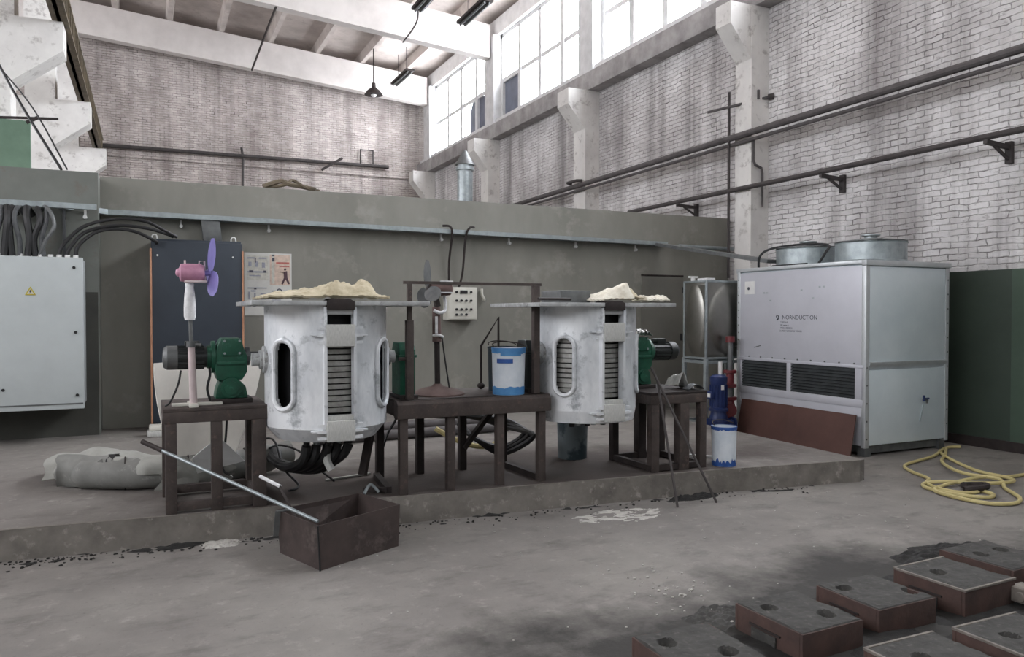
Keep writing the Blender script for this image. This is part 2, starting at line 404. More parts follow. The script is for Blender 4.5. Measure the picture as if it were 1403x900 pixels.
# brick walls
S(MB().box(WX, WX+.4, -7, EY+.2, 0, 7.0).build('wall_right', 'brick_side'))
S(MB().box(-11, WX, EY, EY+.3, 0, 11.6).build('wall_back', 'brick_end'))
S(MB().box(-11.2, -11, -7, EY+.3, 0, 11.6).build('wall_left', 'plaster'))
S(MB().box(WX-.3, WX+.1, -7, EY, 6.62, 7.03, .02).build('trim_1', 'ledge'))           # sill beam under the windows
S(MB().box(WX-.1, WX+.3, -7, EY, 9.62, 10.1).build('trim_2', 'frame_white'))          # head beam
S(MB().box(WX-.16, WX+.1, -7, EY, 7.03, 7.2, .02).build('trim_6', 'frame_white'))
S(MB().box(-11, WX, -7.2, -7, 0, 4.6).build('wall_front', 'partition_left'))  # unseen half-height wall, added to block low light from behind the camera
# green dado of the side wall; the darker copy paints in the tower's shadow
S(MB().box(9.06, WX, 5.62, 10.6, 0, 2.12).build('trim_3', 'green_dado'))
S(MB().box(9.05, WX, -6, 5.62, 0, 2.12).build('trim_4', 'green_dado_pale'))
S(MB().box(9.03, 9.07, -6, 10.55, 0, .12).build('baseboard_right', 'rust_dark'))

# columns with corbels, side wall row
cy = [9.96, 15.3, 20.75, 26.3]
for i, y in enumerate(cy + [4.4, -1.1]):
    w = .19 if i == 0 else .26
    c = MB().box(8.93, WX+.05, y-w, y+w, 0, 6.62)
    c.prism([(8.93, 5.75), (8.93, 6.62), (8.5, 6.62), (8.5, 6.27)], y-w+.01, y+w-.01, 'y')
    S(c.build('column', 'plaster'))
    S(MB().box(9.08, WX+.2, y-.32, y+.32, 7.03, 9.62).build('column_upper', 'frame_white'))
# crane-rail row on the left
for i, y in enumerate([15.35, 20.75, 26.3]):
    x = -1.22+.09*i
    c = MB().box(x-1.55, x-.76, y-.3, y+.3, 0, 6.5)
    c.prism([(x-.76, 5.42), (x-.76, 6.5), (x, 6.5), (x, 6.02)], y-.3, y+.3, 'y')
    S(c.build('column_left', 'plaster'))
    S(MB().box(x-1.3, x-.7, y-.25, y+.25, 6.5, roofz(x)+.02).build('column_left_upper', 'plaster'))
cr = MB().box(-1.3, -1.24, 9, 27, 6.5, 6.98).box(-1.38, -1.14, 9, 27, 6.5, 6.54).box(-1.38, -1.14, 9, 27, 6.94, 6.98)
for q in range(44): cr.box(-1.24, -1.14, 9.2+q*.4, 9.26+q*.4, 6.54, 6.94)
S(cr.build('crane_beam', 'crane'))
S(MB().box(-1.3, -1.2, 9, 27, 6.98, 7.06).build('crane_rail', 'rust_dark'))

# girders, slab and ribs
for y in (26.3, 20.75, 15.3, 9.96, 4.4):
    z0, z1 = roofz(-11), roofz(9.3)
    S(MB().hull8([(-11, y-.16, z0), (9.05, y-.16, z1), (9.05, y+.16, z1), (-11, y+.16, z0)],
                 [(-11, y-.16, z0+.95), (9.05, y-.16, z1+.95), (9.05, y+.16, z1+.95), (-11, y+.16, z0+.95)]).build('girder', 'concrete_beam'))
z0, z1 = roofz(-11)+1.22, roofz(9.7)+1.22
S(MB().hull8([(-11, -7, z0), (9.7, -7, z1), (9.7, 27.5, z1), (-11, 27.5, z0)], [(-11, -7, z0+.1), (9.7, -7, z1+.1), (9.7, 27.5, z1+.1), (-11, 27.5, z0+.1)]).build('ceiling', 'ceiling'))
for q in range(14):
    x = 8.24-1.5*q; z = roofz(x)
    S(MB().prism([(x-.07, z+.95), (x+.07, z+.95), (x+.12, z+1.24), (x-.12, z+1.24)], -6.9, 27.2, 'y').build('ceiling_rib', 'ceiling'))
for y in (23.5, 18.0, 12.7, 7.2):   # cross joint of the roof slabs
    S(MB().hull8([(-11, y-.06, roofz(-11)+1.1), (9.3, y-.06, roofz(9.3)+1.1), (9.3, y+.06, roofz(9.3)+1.1), (-11, y+.06, roofz(-11)+1.1)],
                 [(-11, y-.06, roofz(-11)+1.24), (9.3, y-.06, roofz(9.3)+1.24), (9.3, y+.06, roofz(9.3)+1.24), (-11, y+.06, roofz(-11)+1.24)]).build('ceiling_joint', 'ceiling'))

# high windows of the side wall
for n, (y0, y1) in enumerate([(21.07, 25.98), (15.62, 20.43), (10.28, 14.98), (4.72, 9.64), (-.78, 4.08)]):
    x0 = WX+.02; f = MB()
    f.box(x0, x0+.1, y0, y1, 7.03, 7.13); f.box(x0, x0+.1, y0, y1, 9.52, 9.62)
    f.box(x0, x0+.1, y0, y0+.1, 7.03, 9.62); f.box(x0, x0+.1, y1-.1, y1, 7.03, 9.62)
    o = S(f.build('window_%d' % (n+1), 'frame_white'))
    m = MB()
    for q in range(1, 4):
        y = y0+(y1-y0)*q/4; m.box(x0+.0, x0+.09, y-.09, y+.09, 7.1, 9.55)
    m.box(x0+.02, x0+.08, y0, y1, 8.25, 8.37); m.build('mullions', 'frame_white', o)
    MB().box(x0+.11, x0+.115, y0, y1, 7.08, 9.58).build('pane', 'pane', o)
    if n == 1: MB().box(x0+.085, x0+.1, y1-1.3, y1-.1, 7.1, 8.35).build('boarded_pane', 'pane_dark', o)
    if n == 0:
        a = [(y0+.1, 7.1), (y0+1.9, 7.1), (y0+1.9, 7.9)]+[(y0+1.25+.65*math.cos(t*PI/8), 7.9+.55*math.sin(t*PI/8)) for t in range(1, 8)]+[(y0+.6, 8.5), (y0+.1, 8.6)]
        MB().prism(a, x0+.085, x0+.1, 'x').build('boarded_pane', 'pane_dark', o)

# windows of the far left wall, matching the row opposite
for n in range(6):
    y0 = -5.5+5.4*n; o = S(MB().box(-11.0, -10.9, y0, y0+4.6, 4.9, 5.0).box(-11.0, -10.9, y0, y0+4.6, 9.5, 9.6).box(-11.0, -10.9, y0, y0+.1, 5.0, 9.5).box(-11.0, -10.9, y0+4.5, y0+4.6, 5.0, 9.5).build('window_%d' % (n+6), 'frame_white'))
    MB().box(-10.97, -10.93, y0+1.5, y0+1.56, 5.0, 9.5).box(-10.97, -10.93, y0+3.0, y0+3.06, 5.0, 9.5).box(-10.97, -10.93, y0+.1, y0+4.5, 7.2, 7.28).build('mullions', 'frame_white', o)
    MB().box(-10.99, -10.98, y0+.05, y0+4.55, 4.95, 9.55).build('pane', 'pane_left', o)

# green screen beside the left column, above the partition
S(MB().box(-4.2, -1.5, 13.2, 13.3, 3.0, 4.40).build('panel_screen', 'screen_green'))

# ------------------------------------------------------------------ pipes on the walls
def pipe_with(name, label, cat, pts, r, m='pipe', group=None, smooth=False):
    return tag(MB().tube(pts, r, 10, smooth=smooth).build(name, m), label, cat, group)
py = [-3, 5.6, 10.4, 17.8, 20.6]
pipe_with('heating_pipe', 'thick grey heating pipe running high along the white brick side wall, upper of a pair', 'pipe', [(8.855, y, 4.52+.006*(12-y)) for y in (-3, 20.4)], .055)
pipe_with('heating_pipe', 'thinner grey pipe slung directly below the thick pipe on the brick side wall', 'pipe', [(8.88, y, 4.41+.006*(12-y)) for y in (-3, 20.4)], .03)
pipe_with('steam_pipe', 'long dark pipe carried on brackets low along the brick side wall above the cooling tower', 'pipe', [(8.86, y, 3.66) for y in (-3, 13.2)], .04, 'pipe_dark')
for i, (px, pyy, lab) in enumerate([(1150, 247, 'dark steel bracket under the low wall pipe, over the cooling tower'), (1378, 210, 'dark steel bracket under the low wall pipe at the right edge of the photo'), (950, 288, 'dark steel bracket under the low wall pipe just above the green partition')]):
    p = at(px, pyy, X=9.2); b = thing('pipe_bracket', lab, 'bracket', (WX, p.y, 3.6))
    MB().bar((9.29, p.y, 3.57), (8.82, p.y, 3.6), .05, .05).build('arm', 'pipe_dark', b)
    MB().box(9.24, 9.298, p.y-.04, p.y+.04, 3.38, 3.64, .005).build('wall_plate', 'pipe_dark', b)
    MB().bar((9.27, p.y, 3.42), (8.98, p.y, 3.57), .03).build('brace', 'pipe_dark', b)
pipe_with('drain_pipe', 'straight dark vertical pipe at the left side of the white column', 'pipe', [(8.84, 10.2, 2.2), (8.84, 10.2, 5.3)], .022, 'pipe_dark')
pipe_with('drain_pipe', 'thin grey pipe with a double bend down the face of the white column', 'pipe', [(8.93, 9.72, 4.45), (8.93, 9.72, 4.1), (8.97, 9.72, 4.02), (9.1, 9.72, 3.98), (9.12, 9.72, 3.9), (9.12, 9.72, 3.35)], .022, 'pipe', smooth=False)
t = thing('wall_bracket', 'short horizontal steel arm fixed high on the white column above the pipes', 'bracket', (8.93, 9.8, 5.0))
MB().bar((9.25, 9.7, 5.15), (8.55, 10.4, 4.98), .035).bar((9.05, 9.74, 5.1), (9.05, 9.74, 5.25), .03).build('arm', 'pipe', t)
MB().cyl((9.24, 9.72, 5.15), (9.29, 9.65, 5.15), .05, 12).build('end_cap', 'pipe_dark', t)
for i, (px, lab) in enumerate([(640, 'dark strap pipe hook around the distant column behind the cone-capped flue'), (790, 'dark pipe fitting where the thick pipe passes the second white column')]):
    p = at(px, 265, X=8.9); z = 4.6 if i else 5.2
    tag(MB().tube([(8.9, p.y-.25, z), (8.78, p.y-.2, z), (8.78, p.y+.2, z), (8.9, p.y+.25, z)], .035, 8, smooth=False).build('pipe_clamp', 'pipe_dark'), lab, 'clamp')
pipe_with('end_wall_pipe', 'long thin dark pipe running level across the brick end wall', 'pipe', [(-1.3, 27.05, 6.8), (7.9, 27.05, 6.86)], .06, 'pipe_dark')
pipe_with('conduit', 'dark conduit rising above the pipe on the brick end wall', 'pipe', [(2.93, 27.08, 5.7), (2.95, 27.08, 6.8), (2.9, 27.08, 7.1)], .04, 'pipe_dark')
tag(MB().tube([(6.9, 27.1, 6.9), (6.9, 27.1, 7.4), (7.35, 27.1, 7.4), (7.35, 27.1, 6.9)], .035, 6, smooth=False).build('pipe_stand', 'pipe_dark'), 'small rectangular pipe frame standing on the end wall pipe', 'frame')
tag(MB().bar((5.5, 26.9, 6.55), (6.2, 26.9, 7.0), .12, .08).build('floodlight_arm', 'rust_dark'), 'short slanted dark arm hanging on the end wall pipe', 'arm')
S(MB().box(-1.2, 8.9, 27.14, 27.2, 6.5, 6.66).build('trim_5', 'brick_end'))

# flue with a cone cap
p = at(637, 275, Y=17.5)
fl = thing('flue', 'grey metal flue with cone cap rising behind the green partition', 'flue', (p.x, 17.5, 0))
MB().lathe([(.19, 0), (.19, p.z+.72), (.22, p.z+.73), (.22, p.z+.8), (.19, p.z+.81), (.19, p.z+.86)], (p.x, 17.5, 0), 20).build('duct', 'galv', fl)
MB().lathe([(.24, p.z+.86), (.05, p.z+1.2), (.02, p.z+1.22)], (p.x, 17.5, 0), 20).build('cone_cap', 'steel_grey', fl)

# lamps
def tube_lamp(px, pyy, Y, L, lab):
    p = at(px, pyy, Y=Y)
    t = thing('strip_lamp', lab, 'lamp', (p.x, p.y, p.z), 'unlit strip lamps under the roof')
    MB().box(p.x-.14, p.x+.14, p.y-L/2, p.y+L/2, p.z, p.z+.07, .01).build('housing', 'rust_dark', t)
    MB().cyl((p.x-.06, p.y-L/2+.05, p.z-.03), (p.x-.06, p.y+L/2-.05, p.z-.03), .025, 8).cyl((p.x+.06, p.y-L/2+.05, p.z-.03), (p.x+.06, p.y+L/2-.05, p.z-.03), .025, 8).build('tubes', 'steel_grey', t)
    zt = roofz(p.x)+.98
    MB().cyl((p.x, p.y-L/4, p.z+.07), (p.x, p.y-L/4, zt), .008, 6).cyl((p.x, p.y+L/4, p.z+.07), (p.x, p.y+L/4, zt), .008, 6).build('hanger', 'rust_dark', t)
tube_lamp(551, 107, 24.3, 1.7, 'unlit dark strip lamp hanging over the brick end wall beside the pendant lamp')
tube_lamp(650, 18, 16.8, 1.6, 'unlit dark strip lamp hanging in front of the nearer roof girder by the window')
tube_lamp(583, 2, 16.6, 1.2, 'unlit dark strip lamp cut by the top edge of the photo')
p = at(512, 130, Y=24.6)
t = thing('pendant_lamp', 'small dark pendant lamp hanging on a wire before the brick end wall', 'lamp', tuple(p))
MB().lathe([(.30, 0), (.2, .14), (.07, .24), (.06, .38)], tuple(p), 16).build('shade', 'rust_dark', t)
MB().sphere(p+Vector((0, 0, .02)), .1).build('bulb', 'white', t)
MB().cyl(p+Vector((0, 0, .38)), (p.x, p.y, roofz(p.x)+1.0), .02, 6).build('cable', 'rust_dark', t)
a = at(572, 0, Y=17); b = at(552, 58, Y=20.5); c = at(610, 25, Y=20.5)
tag(MB().tube([a, at(571, 30, Y=18.5), b], .022, 6).build('roof_wire', 'rust_dark'), 'dark wire hanging slack before the nearer roof girder', 'wire')
tag(MB().tube([at(378, 10, Y=20), at(368, 35, Y=21.5), at(345, 96, Y=25.9)], .03, 6, smooth=False).build('roof_wire', 'rust_dark'), 'dark wire dropping diagonally from girder to girder above the end wall', 'wire')
tag(MB().box(3.0, 3.9, 22.2, 24.4, 10.2, 10.62, .03).build('roof_hatch', 'rust_dark'), 'dark steel hatch box set between the roof ribs', 'hatch') if False else None

# wires at the left column
for i, (q, r, lab) in enumerate([([(-6, 80), (30, 145), (84, 232)], .017, 'thick black wire sagging past the white left column down to the partition'), ([(-6, 86), (45, 148), (92, 232)], .010, 'thinner black wire sagging beside the thick one at the left column')]):
    tag(MB().tube([at(x, y, Y=12.6-.8*j) for j, (x, y) in enumerate(q)], r, 6).build('sagging_wire', 'black'), lab, 'wire')
tag(MB().bar(at(-20, 160, Y=12.2), at(80, 163, Y=12.2), .03, .03).bar(at(36, 168, Y=12.2), at(54, 160, Y=12.2), .04).build('steel_rod', 'rust_dark'), 'dark level steel rod sticking out beside the white left column', 'rod')
# scrap lying along the top of the partition
tp = [at(360, 252, Y=10.68), at(385, 247, Y=10.66), at(395, 249, Y=10.7), at(412, 252, Y=10.66), at(432, 256, Y=10.68)]
tag(MB().tube([(p.x, 10.64+.04*(i % 2), 3.27+[.01, .1, .06, .05, .01][i]) for i, p in enumerate(tp)], .03, 6).tube([(p.x+.06, 10.7-.05*(i % 2), 3.275+[.0, .05, .12, .03, .0][i]) for i, p in enumerate(tp)], .022, 6).build('rusty_scrap', 'crane'), 'tangle of rusty rope lying on top of the green partition', 'rope')
# ================================================================== LEFT: CABINETS, TRAY, POSTER
cab = thing('electrical_cabinet', 'wide pale grey electrical cabinet hung on the wall at the left edge', 'cabinet', (-1.4, 9.87, .58))
MB().box(-2.2, -.625, 9.66, 10.14, .60, 2.2, .01).build('body', 'cab_side', cab)
dr = MB().box(-2.2, -.615, 9.6, 9.66, .57, 2.21, .012).build('door', 'cab_white', cab)
MB().box(-2.2, -.625, 9.595, 9.602, .62, .635).build('lower_seam', 'steel_grey', dr)
for z in (2.1, 1.4, .72): MB().cyl((-.70+.02*(2.1-z)/1.4, 9.585, z), (-.70+.02*(2.1-z)/1.4, 9.61, z), .016, 12).build('lock', 'black', dr)
MB().cyl((-1.36, 9.59, .80), (-1.36, 9.61, .80), .016, 12).build('lock', 'black', dr)
sg = MB().prism([(-1.155, 1.80), (-1.055, 1.80), (-1.105, 1.89)], 9.594, 9.6, 'y').build('warning_sign', 'yellow', cab)
MB().prism([(-1.137, 1.811), (-1.073, 1.811), (-1.105, 1.868)], 9.592, 9.594, 'y').build('sign_field', 'ivory', sg)
MB().prism([(-1.10, 1.862), (-1.118, 1.836), (-1.108, 1.836), (-1.114, 1.814), (-1.092, 1.844), (-1.103, 1.844)], 9.590, 9.592, 'y').build('flash', 'black', sg)
glx = [-.70, -.78, -.86, -.94, -1.04, -1.14, -1.22, -1.30, -1.38]
for x in glx: MB().lathe([(.036, 0), (.036, .025), (.026, .03), (.026, .06)], (x, 9.85, 2.19), 10).build('cable_gland', 'white', cab)
# thick cables from the cabinet up to the tray
for i in range(7):
    x = -1.44+i*.072
    pts = [(x, 9.85, 2.23), (x+.02*math.sin(i*2), 9.83, 2.42), (x+.05*math.sin(i*1.3+1), 9.84-.02*(i % 2), 2.62), (x+.03*math.cos(i), 9.95, 2.76), (x+.02, 10.06, 2.70)]
    tag(MB().tube(pts, .026+.006*((i*5) % 3), 8).build('power_cable', 'rubber' if i % 3 else 'rubber_grey'), 'thick dark power cable in the bundle rising from the grey cabinet', 'cable', 'power cables above the grey cabinet')
tag(MB().tube([(-1.05, 9.85, 2.23), (-.98, 9.8, 2.4), (-.9, 9.8, 2.55), (-.93, 9.84, 2.7), (-1.0, 9.98, 2.79), (-1.04, 10.08, 2.76)], .02, 8).build('power_cable', 'steel_grey'), 'lighter grey cable bowed outward at the right of the cabinet bundle', 'cable')
tag(MB().box(-.845, -.815, 10.09, 10.15, 2.22, 2.78, .004).build('vertical_channel', 'rubber_grey'), 'slim grey vertical channel between cabinet and cable tray', 'channel')
arcs = [([(-.86, 9.85, 2.24), (-.82, 9.85, 2.36), (-.62, 9.9, 2.58), (-.3, 10.0, 2.69), (0, 10.0, 2.68), (.25, 10.05, 2.56), (.34, 10.1, 2.52)], 'topmost black cable arching from grey cabinet over to the slate panel'),
        ([(-.78, 9.85, 2.24), (-.75, 9.85, 2.34), (-.6, 9.9, 2.52), (-.3, 9.95, 2.61), (.0, 9.98, 2.60), (.22, 10.05, 2.55), (.30, 10.1, 2.52)], 'middle black cable arching from grey cabinet over to the slate panel'),
        ([(-.70, 9.85, 2.24), (-.67, 9.85, 2.36), (-.52, 9.9, 2.51), (-.32, 9.95, 2.57), (-.1, 9.98, 2.55), (.1, 10.05, 2.46), (.12, 10.12, 2.44)], 'lowest black cable from grey cabinet to the near corner of the slate panel')]
for pts, lab in arcs: tag(MB().tube(pts, .02, 8).build('power_cable', 'rubber'), lab, 'cable')

# slate-coloured cabinet with copper edges
sl = thing('switch_panel', 'tall slate blue switch panel with copper coloured edges against the wall', 'cabinet', (.57, 10.38, .2))
MB().box(.07, 1.08, 10.2, 10.58, .2, 2.50, .008).build('body', 'slate', sl)
MB().box(.06, 1.09, 10.17, 10.2, .3, 2.47, .004).build('front_sheet', 'slate', sl)
for x in (.045, 1.085): MB().box(x, x+.022, 10.16, 10.22, .22, 2.38, .003).build('edge_trim', 'copper_trim', sl)
for x in (.13, .98): MB().cyl((x, 10.155, 2.3), (x, 10.175, 2.3), .012, 8).build('screw', 'white', sl)
for x in (.1, 1.0): MB().tube([(x-.03, 10.3, 2.5), (x-.02, 10.3, 2.55), (x+.02, 10.3, 2.55), (x+.03, 10.3, 2.5)], .008, 6).build('lifting_eye', 'white', sl)
tag(MB().prism([(.66, 2.50), (.88, 2.50), (.85, 2.78), (.63, 2.78)], 10.42, 10.54, 'y', .01).build('cable_duct', 'steel_grey'), 'short grey cable duct between the tray and the slate panel', 'duct')

# cable tray
tr = thing('cable_tray', 'long galvanised cable tray fixed along the green partition', 'cable tray', (3, 10.5, 2.72))
zt = lambda x: 2.79-.008*(x+1)
MB().hull8([(-1.45, 10.0, zt(-1)), (-1.45, 10.06, zt(-1)), (-1.45, 10.06, zt(-1)+.06), (-1.45, 10.0, zt(-1)+.06)], [(-.5, 10.0, zt(-.5)), (-.5, 10.06, zt(-.5)), (-.5, 10.06, zt(-.5)+.06), (-.5, 10.0, zt(-.5)+.06)]).build('end_length', 'galv', tr)
MB().hull8([(-.9, 10.03, zt(-.9)), (-.9, 10.13, zt(-.9)), (-.9, 10.13, zt(-.9)+.06), (-.9, 10.03, zt(-.9)+.06)], [(-.4, 10.4, zt(-.4)), (-.4, 10.59, zt(-.4)), (-.4, 10.59, zt(-.4)+.06), (-.4, 10.4, zt(-.4)+.06)]).build('offset_length', 'galv', tr)
MB().hull8([(-.4, 10.4, zt(-.4)), (-.4, 10.59, zt(-.4)), (-.4, 10.59, zt(-.4)+.06), (-.4, 10.4, zt(-.4)+.06)], [(7.75, 10.4, zt(7.75)), (7.75, 10.59, zt(7.75)), (7.75, 10.59, zt(7.75)+.06), (7.75, 10.4, zt(7.75)+.06)]).build('main_length', 'galv', tr)
for px in (117, 248, 368, 604, 697, 788, 870):
    yy = 10.15 if px < 130 else 10.6
    p = at(px, 310, Y=yy-.01)
    MB().cyl((p.x, yy-.06, zt(p.x)-.08), (p.x, yy, zt(p.x)-.08), .022, 8).box(p.x-.012, p.x+.012, yy-.03, yy, zt(p.x)-.1, zt(p.x)+.0).build('fixing_bolt', 'white', tr)
a = at(905, 335, Y=10.45); b = Vector((7.5, 8.0, 2.26))
tag(MB().bar((7.6, 10.47, 2.74), (7.7, 8.0, 2.31), .2, .05).build('tray_branch', 'steel_grey'), 'grey tray length slanting from the partition down to the cooling tower roof', 'cable tray')
tag(MB().cyl((8.05, 10.5, 2.73), (9.2, 10.5, 2.72), .035, 12).build('wall_conduit', 'galv'), 'short pale pipe on the partition beside the white column', 'pipe')

# safety poster
po = thing('poster', 'large pale safety poster with small drawings behind the left furnace', 'poster', (1.46, 10.59, 1.6))
MB().box(1.16, 1.76, 10.592, 10.599, 1.58, 2.4).build('sheet', 'paper', po)
def ink(x0, x1, z0, z1, m, n='printed_panel', y=10.590): MB().box(x0, x1, y, y+.0025, z0, z1).build(n, m, po)
ink(1.48, 1.74, 1.98, 2.38, 'ink_peach'); ink(1.50, 1.54, 2.0, 2.36, 'ink_cream', y=10.589)
ink(1.19, 1.46, 2.04, 2.36, 'ink_cream')
tx = MB()
for (z, x0, x1, h) in [(2.33, 1.2, 1.3, .02), (2.33, 1.34, 1.44, .02), (2.25, 1.21, 1.25, .06), (2.25, 1.29, 1.33, .07), (2.24, 1.38, 1.42, .07), (2.15, 1.2, 1.44, .02), (2.10, 1.22, 1.36, .015), (1.94, 1.2, 1.44, .015), (1.9, 1.24, 1.3, .02), (1.84, 1.21, 1.23, .1), (1.83, 1.28, 1.30, .09), (1.86, 1.36, 1.44, .03), (1.8, 1.36, 1.44, .02), (1.78, 1.5, 1.62, .02), (1.74, 1.5, 1.64, .02), (1.9, 1.5, 1.55, .02), (1.7, 1.2, 1.24, .015)]:
    tx.box(x0, x1, 10.5875, 10.59, z-h/2, z+h/2)
tx.build('small_print', 'ink_pale', po)['kind'] = 'stuff'
t2 = MB()
for (x, z, w, h) in [(1.51, 2.36, .03, .02), (1.51, 2.29, .03, .05), (1.22, 2.14, .05, .03), (1.40, 2.14, .03, .03), (1.28, 1.92, .03, .02), (1.27, 1.69, .03, .05), (1.23, 1.7, .03, .02), (1.29, 2.27, .015, .06)]: t2.box(x, x+w, 10.586, 10.5885, z, z+h)
t2.build('heavy_print', 'ink', po)['kind'] = 'stuff'
ink(1.56, 1.73, 2.26, 2.285, 'ink_red', 'heading', 10.588); ink(1.60, 1.73, 2.22, 2.235, 'ink_red', 'heading', 10.588)
mn = MB().sphere((1.675, 10.587, 2.19), .016, (1, .15, 1)).prism([(1.655, 2.16), (1.70, 2.17), (1.705, 2.08), (1.735, 2.0), (1.715, 1.995), (1.68, 2.06), (1.645, 1.99), (1.625, 2.0), (1.66, 2.08)], 10.586, 10.588, 'y').bar((1.66, 10.587, 2.15), (1.61, 10.587, 2.16), .018, .004)
mn.build('worker_figure', 'ink_brown', po)
MB().tube([(1.60+.03*math.cos(k*PI/8), 10.587, 1.90+.03*math.sin(k*PI/8)) for k in range(16)], .006, 6, closed=True, smooth=False).build('ring_drawing', 'ink', po)

# wall control box with push buttons
cb = thing('control_box', 'small ivory push-button control box on the partition behind the rusty frame', 'control box', (4.13, 10.5, 1.5))
MB().box(3.9, 4.36, 10.4, 10.6, 1.51, 1.985, .012).build('case', 'ivory', cb)
MB().box(3.915, 4.345, 10.385, 10.4, 1.525, 1.97, .006).build('lid', 'ivory', cb)
for r, z in enumerate((1.915, 1.79, 1.665, 1.59)):
    for c in range(4):
        if (r == 0 and c in (1, 2)) or (r == 3 and c == 3): continue
        x = 4.03+.075*c
        MB().cyl((x, 10.365, z), (x, 10.387, z), .018, 12).build('button', 'black' if (r, c) != (3, 1) else 'steel_grey', cb)
MB().box(4.085, 4.2, 10.372, 10.387, 1.89, 1.94, .004).build('display', 'black', cb)
for i, (pts, lab) in enumerate([([(3.98, 10.55, 1.99), (3.97, 10.52, 2.35), (3.97, 10.4, 2.72), (3.93, 10.36, 2.84), (3.85, 10.45, 2.86)], 'left one of two dark cables dropping from tray to control box'), ([(4.13, 10.55, 1.99), (4.17, 10.5, 2.2), (4.18, 10.4, 2.7), (4.23, 10.36, 2.84), (4.33, 10.45, 2.86)], 'right one of two dark cables dropping from tray to control box')]):
    tag(MB().tube(pts, .017, 8).build('control_cable', 'rust_dark'), lab, 'cable')
tag(MB().tube([(4.5, 10.56, 1.97), (4.5, 10.55, 1.88), (4.53, 10.54, 1.82), (4.53, 10.56, 1.8)], .022, 8).build('wall_hook', 'ivory'), 'pale bent hook on the partition right of the control box', 'hook')

# ================================================================== STEEL TABLES
def leg(px, py, z0, z1, w=.07, par=None, m='rust'):
    return MB().box(px-w/2, px+w/2, py-w/2, py+w/2, z0, z1, .006).build('leg', m, par)
t1 = thing('steel_stand', 'left rusty steel stand carrying the fan and green gearmotor', 'stand', (.45, 6.2, .2))
MB().box(.10, .80, 5.86, 6.52, .915, .94, .004).build('top_plate', 'rust', t1)
MB().box(.10, .80, 5.86, 5.93, .835, .915, .006).box(.10, .80, 6.45, 6.52, .835, .915, .006).box(.10, .17, 5.93, 6.45, .835, .915).box(.73, .80, 5.93, 6.45, .835, .915).build('apron', 'rust', t1)
for x, y in ((.15, 5.9), (.45, 5.9), (.74, 5.9), (.14, 6.48), (.76, 6.48)): leg(x, y, .2, .835, .075 if x < .7 else .095, t1)
MB().box(.12, .78, 5.87, 5.93, .22, .28, .004).box(.12, .78, 6.45, 6.51, .22, .28, .004).box(.12, .18, 5.93, 6.45, .22, .28).box(.72, .78, 5.93, 6.45, .22, .28).build('lower_rail', 'rust', t1)

t2 = thing('steel_stand', 'long rusty steel stand between the two furnaces', 'stand', (2.4, 6.1, .2))
MB().box(1.75, 3.06, 5.72, 6.5, .905, .93, .004).build('top_plate', 'rust', t2)
MB().prism([(5.70, .79), (5.70, .9), (5.73, .93), (5.80, .93), (5.80, .79)], 1.73, 3.06, 'x', .008).build('front_channel', 'rust', t2)
MB().box(1.75, 3.06, 6.42, 6.5, .8, .905, .006).build('rear_channel', 'rust', t2)
MB().box(1.75, 1.83, 5.8, 6.42, .8, .905).build('side_channel', 'rust', t2); MB().box(2.98, 3.06, 5.8, 6.42, .8, .905).build('side_channel', 'rust', t2)
for x in (1.79, 2.18, 2.61, 2.99): leg(x, 5.76, .2, .80, .066, t2)
for x in (1.80, 2.16, 2.56, 2.96): leg(x, 6.46, .2, .81, .066, t2, 'rust_dark')
MB().bar((2.9, 6.42, .80), (2.56, 6.42, .40), .06, .04).build('diagonal_brace', 'rust_dark', t2)
MB().bar((1.7, 5.85, .225), (1.76, 6.42, .225), .05).build('foot_rail', 'rust_dark', t2); MB().bar((2.99, 5.8, .225), (2.96, 6.42, .225), .05).build('foot_rail', 'rust_dark', t2)

t3 = thing('steel_stand', 'right rusty steel stand beside the right furnace and white bucket', 'stand', (4.3, 5.9, .2))
MB().box(4.0, 4.62, 5.6, 6.3, .88, .905, .004).build('top_plate', 'rust_dark', t3)
MB().box(4.0, 4.62, 5.6, 5.67, .80, .88, .006).box(4.0, 4.62, 6.23, 6.3, .80, .88, .006).box(4.0, 4.07, 5.67, 6.23, .8, .88).box(4.55, 4.62, 5.67, 6.23, .8, .88).build('apron', 'rust', t3)
for x, y, w in ((4.05, 5.64, .08), (4.36, 5.64, .1), (4.58, 5.64, .07), (4.04, 6.26, .07), (4.34, 6.26, .09), (4.58, 6.26, .07)): leg(x, y, .2, .80, w, t3, 'rust' if y < 6 else 'rust_dark')
MB().box(4.01, 4.61, 5.61, 5.67, .21, .26).box(4.01, 4.61, 6.23, 6.29, .21, .26).box(4.01, 4.06, 5.67, 6.23, .21, .26).box(4.55, 4.61, 5.67, 6.23, .21, .26).build('lower_rail', 'rust_dark', t3)

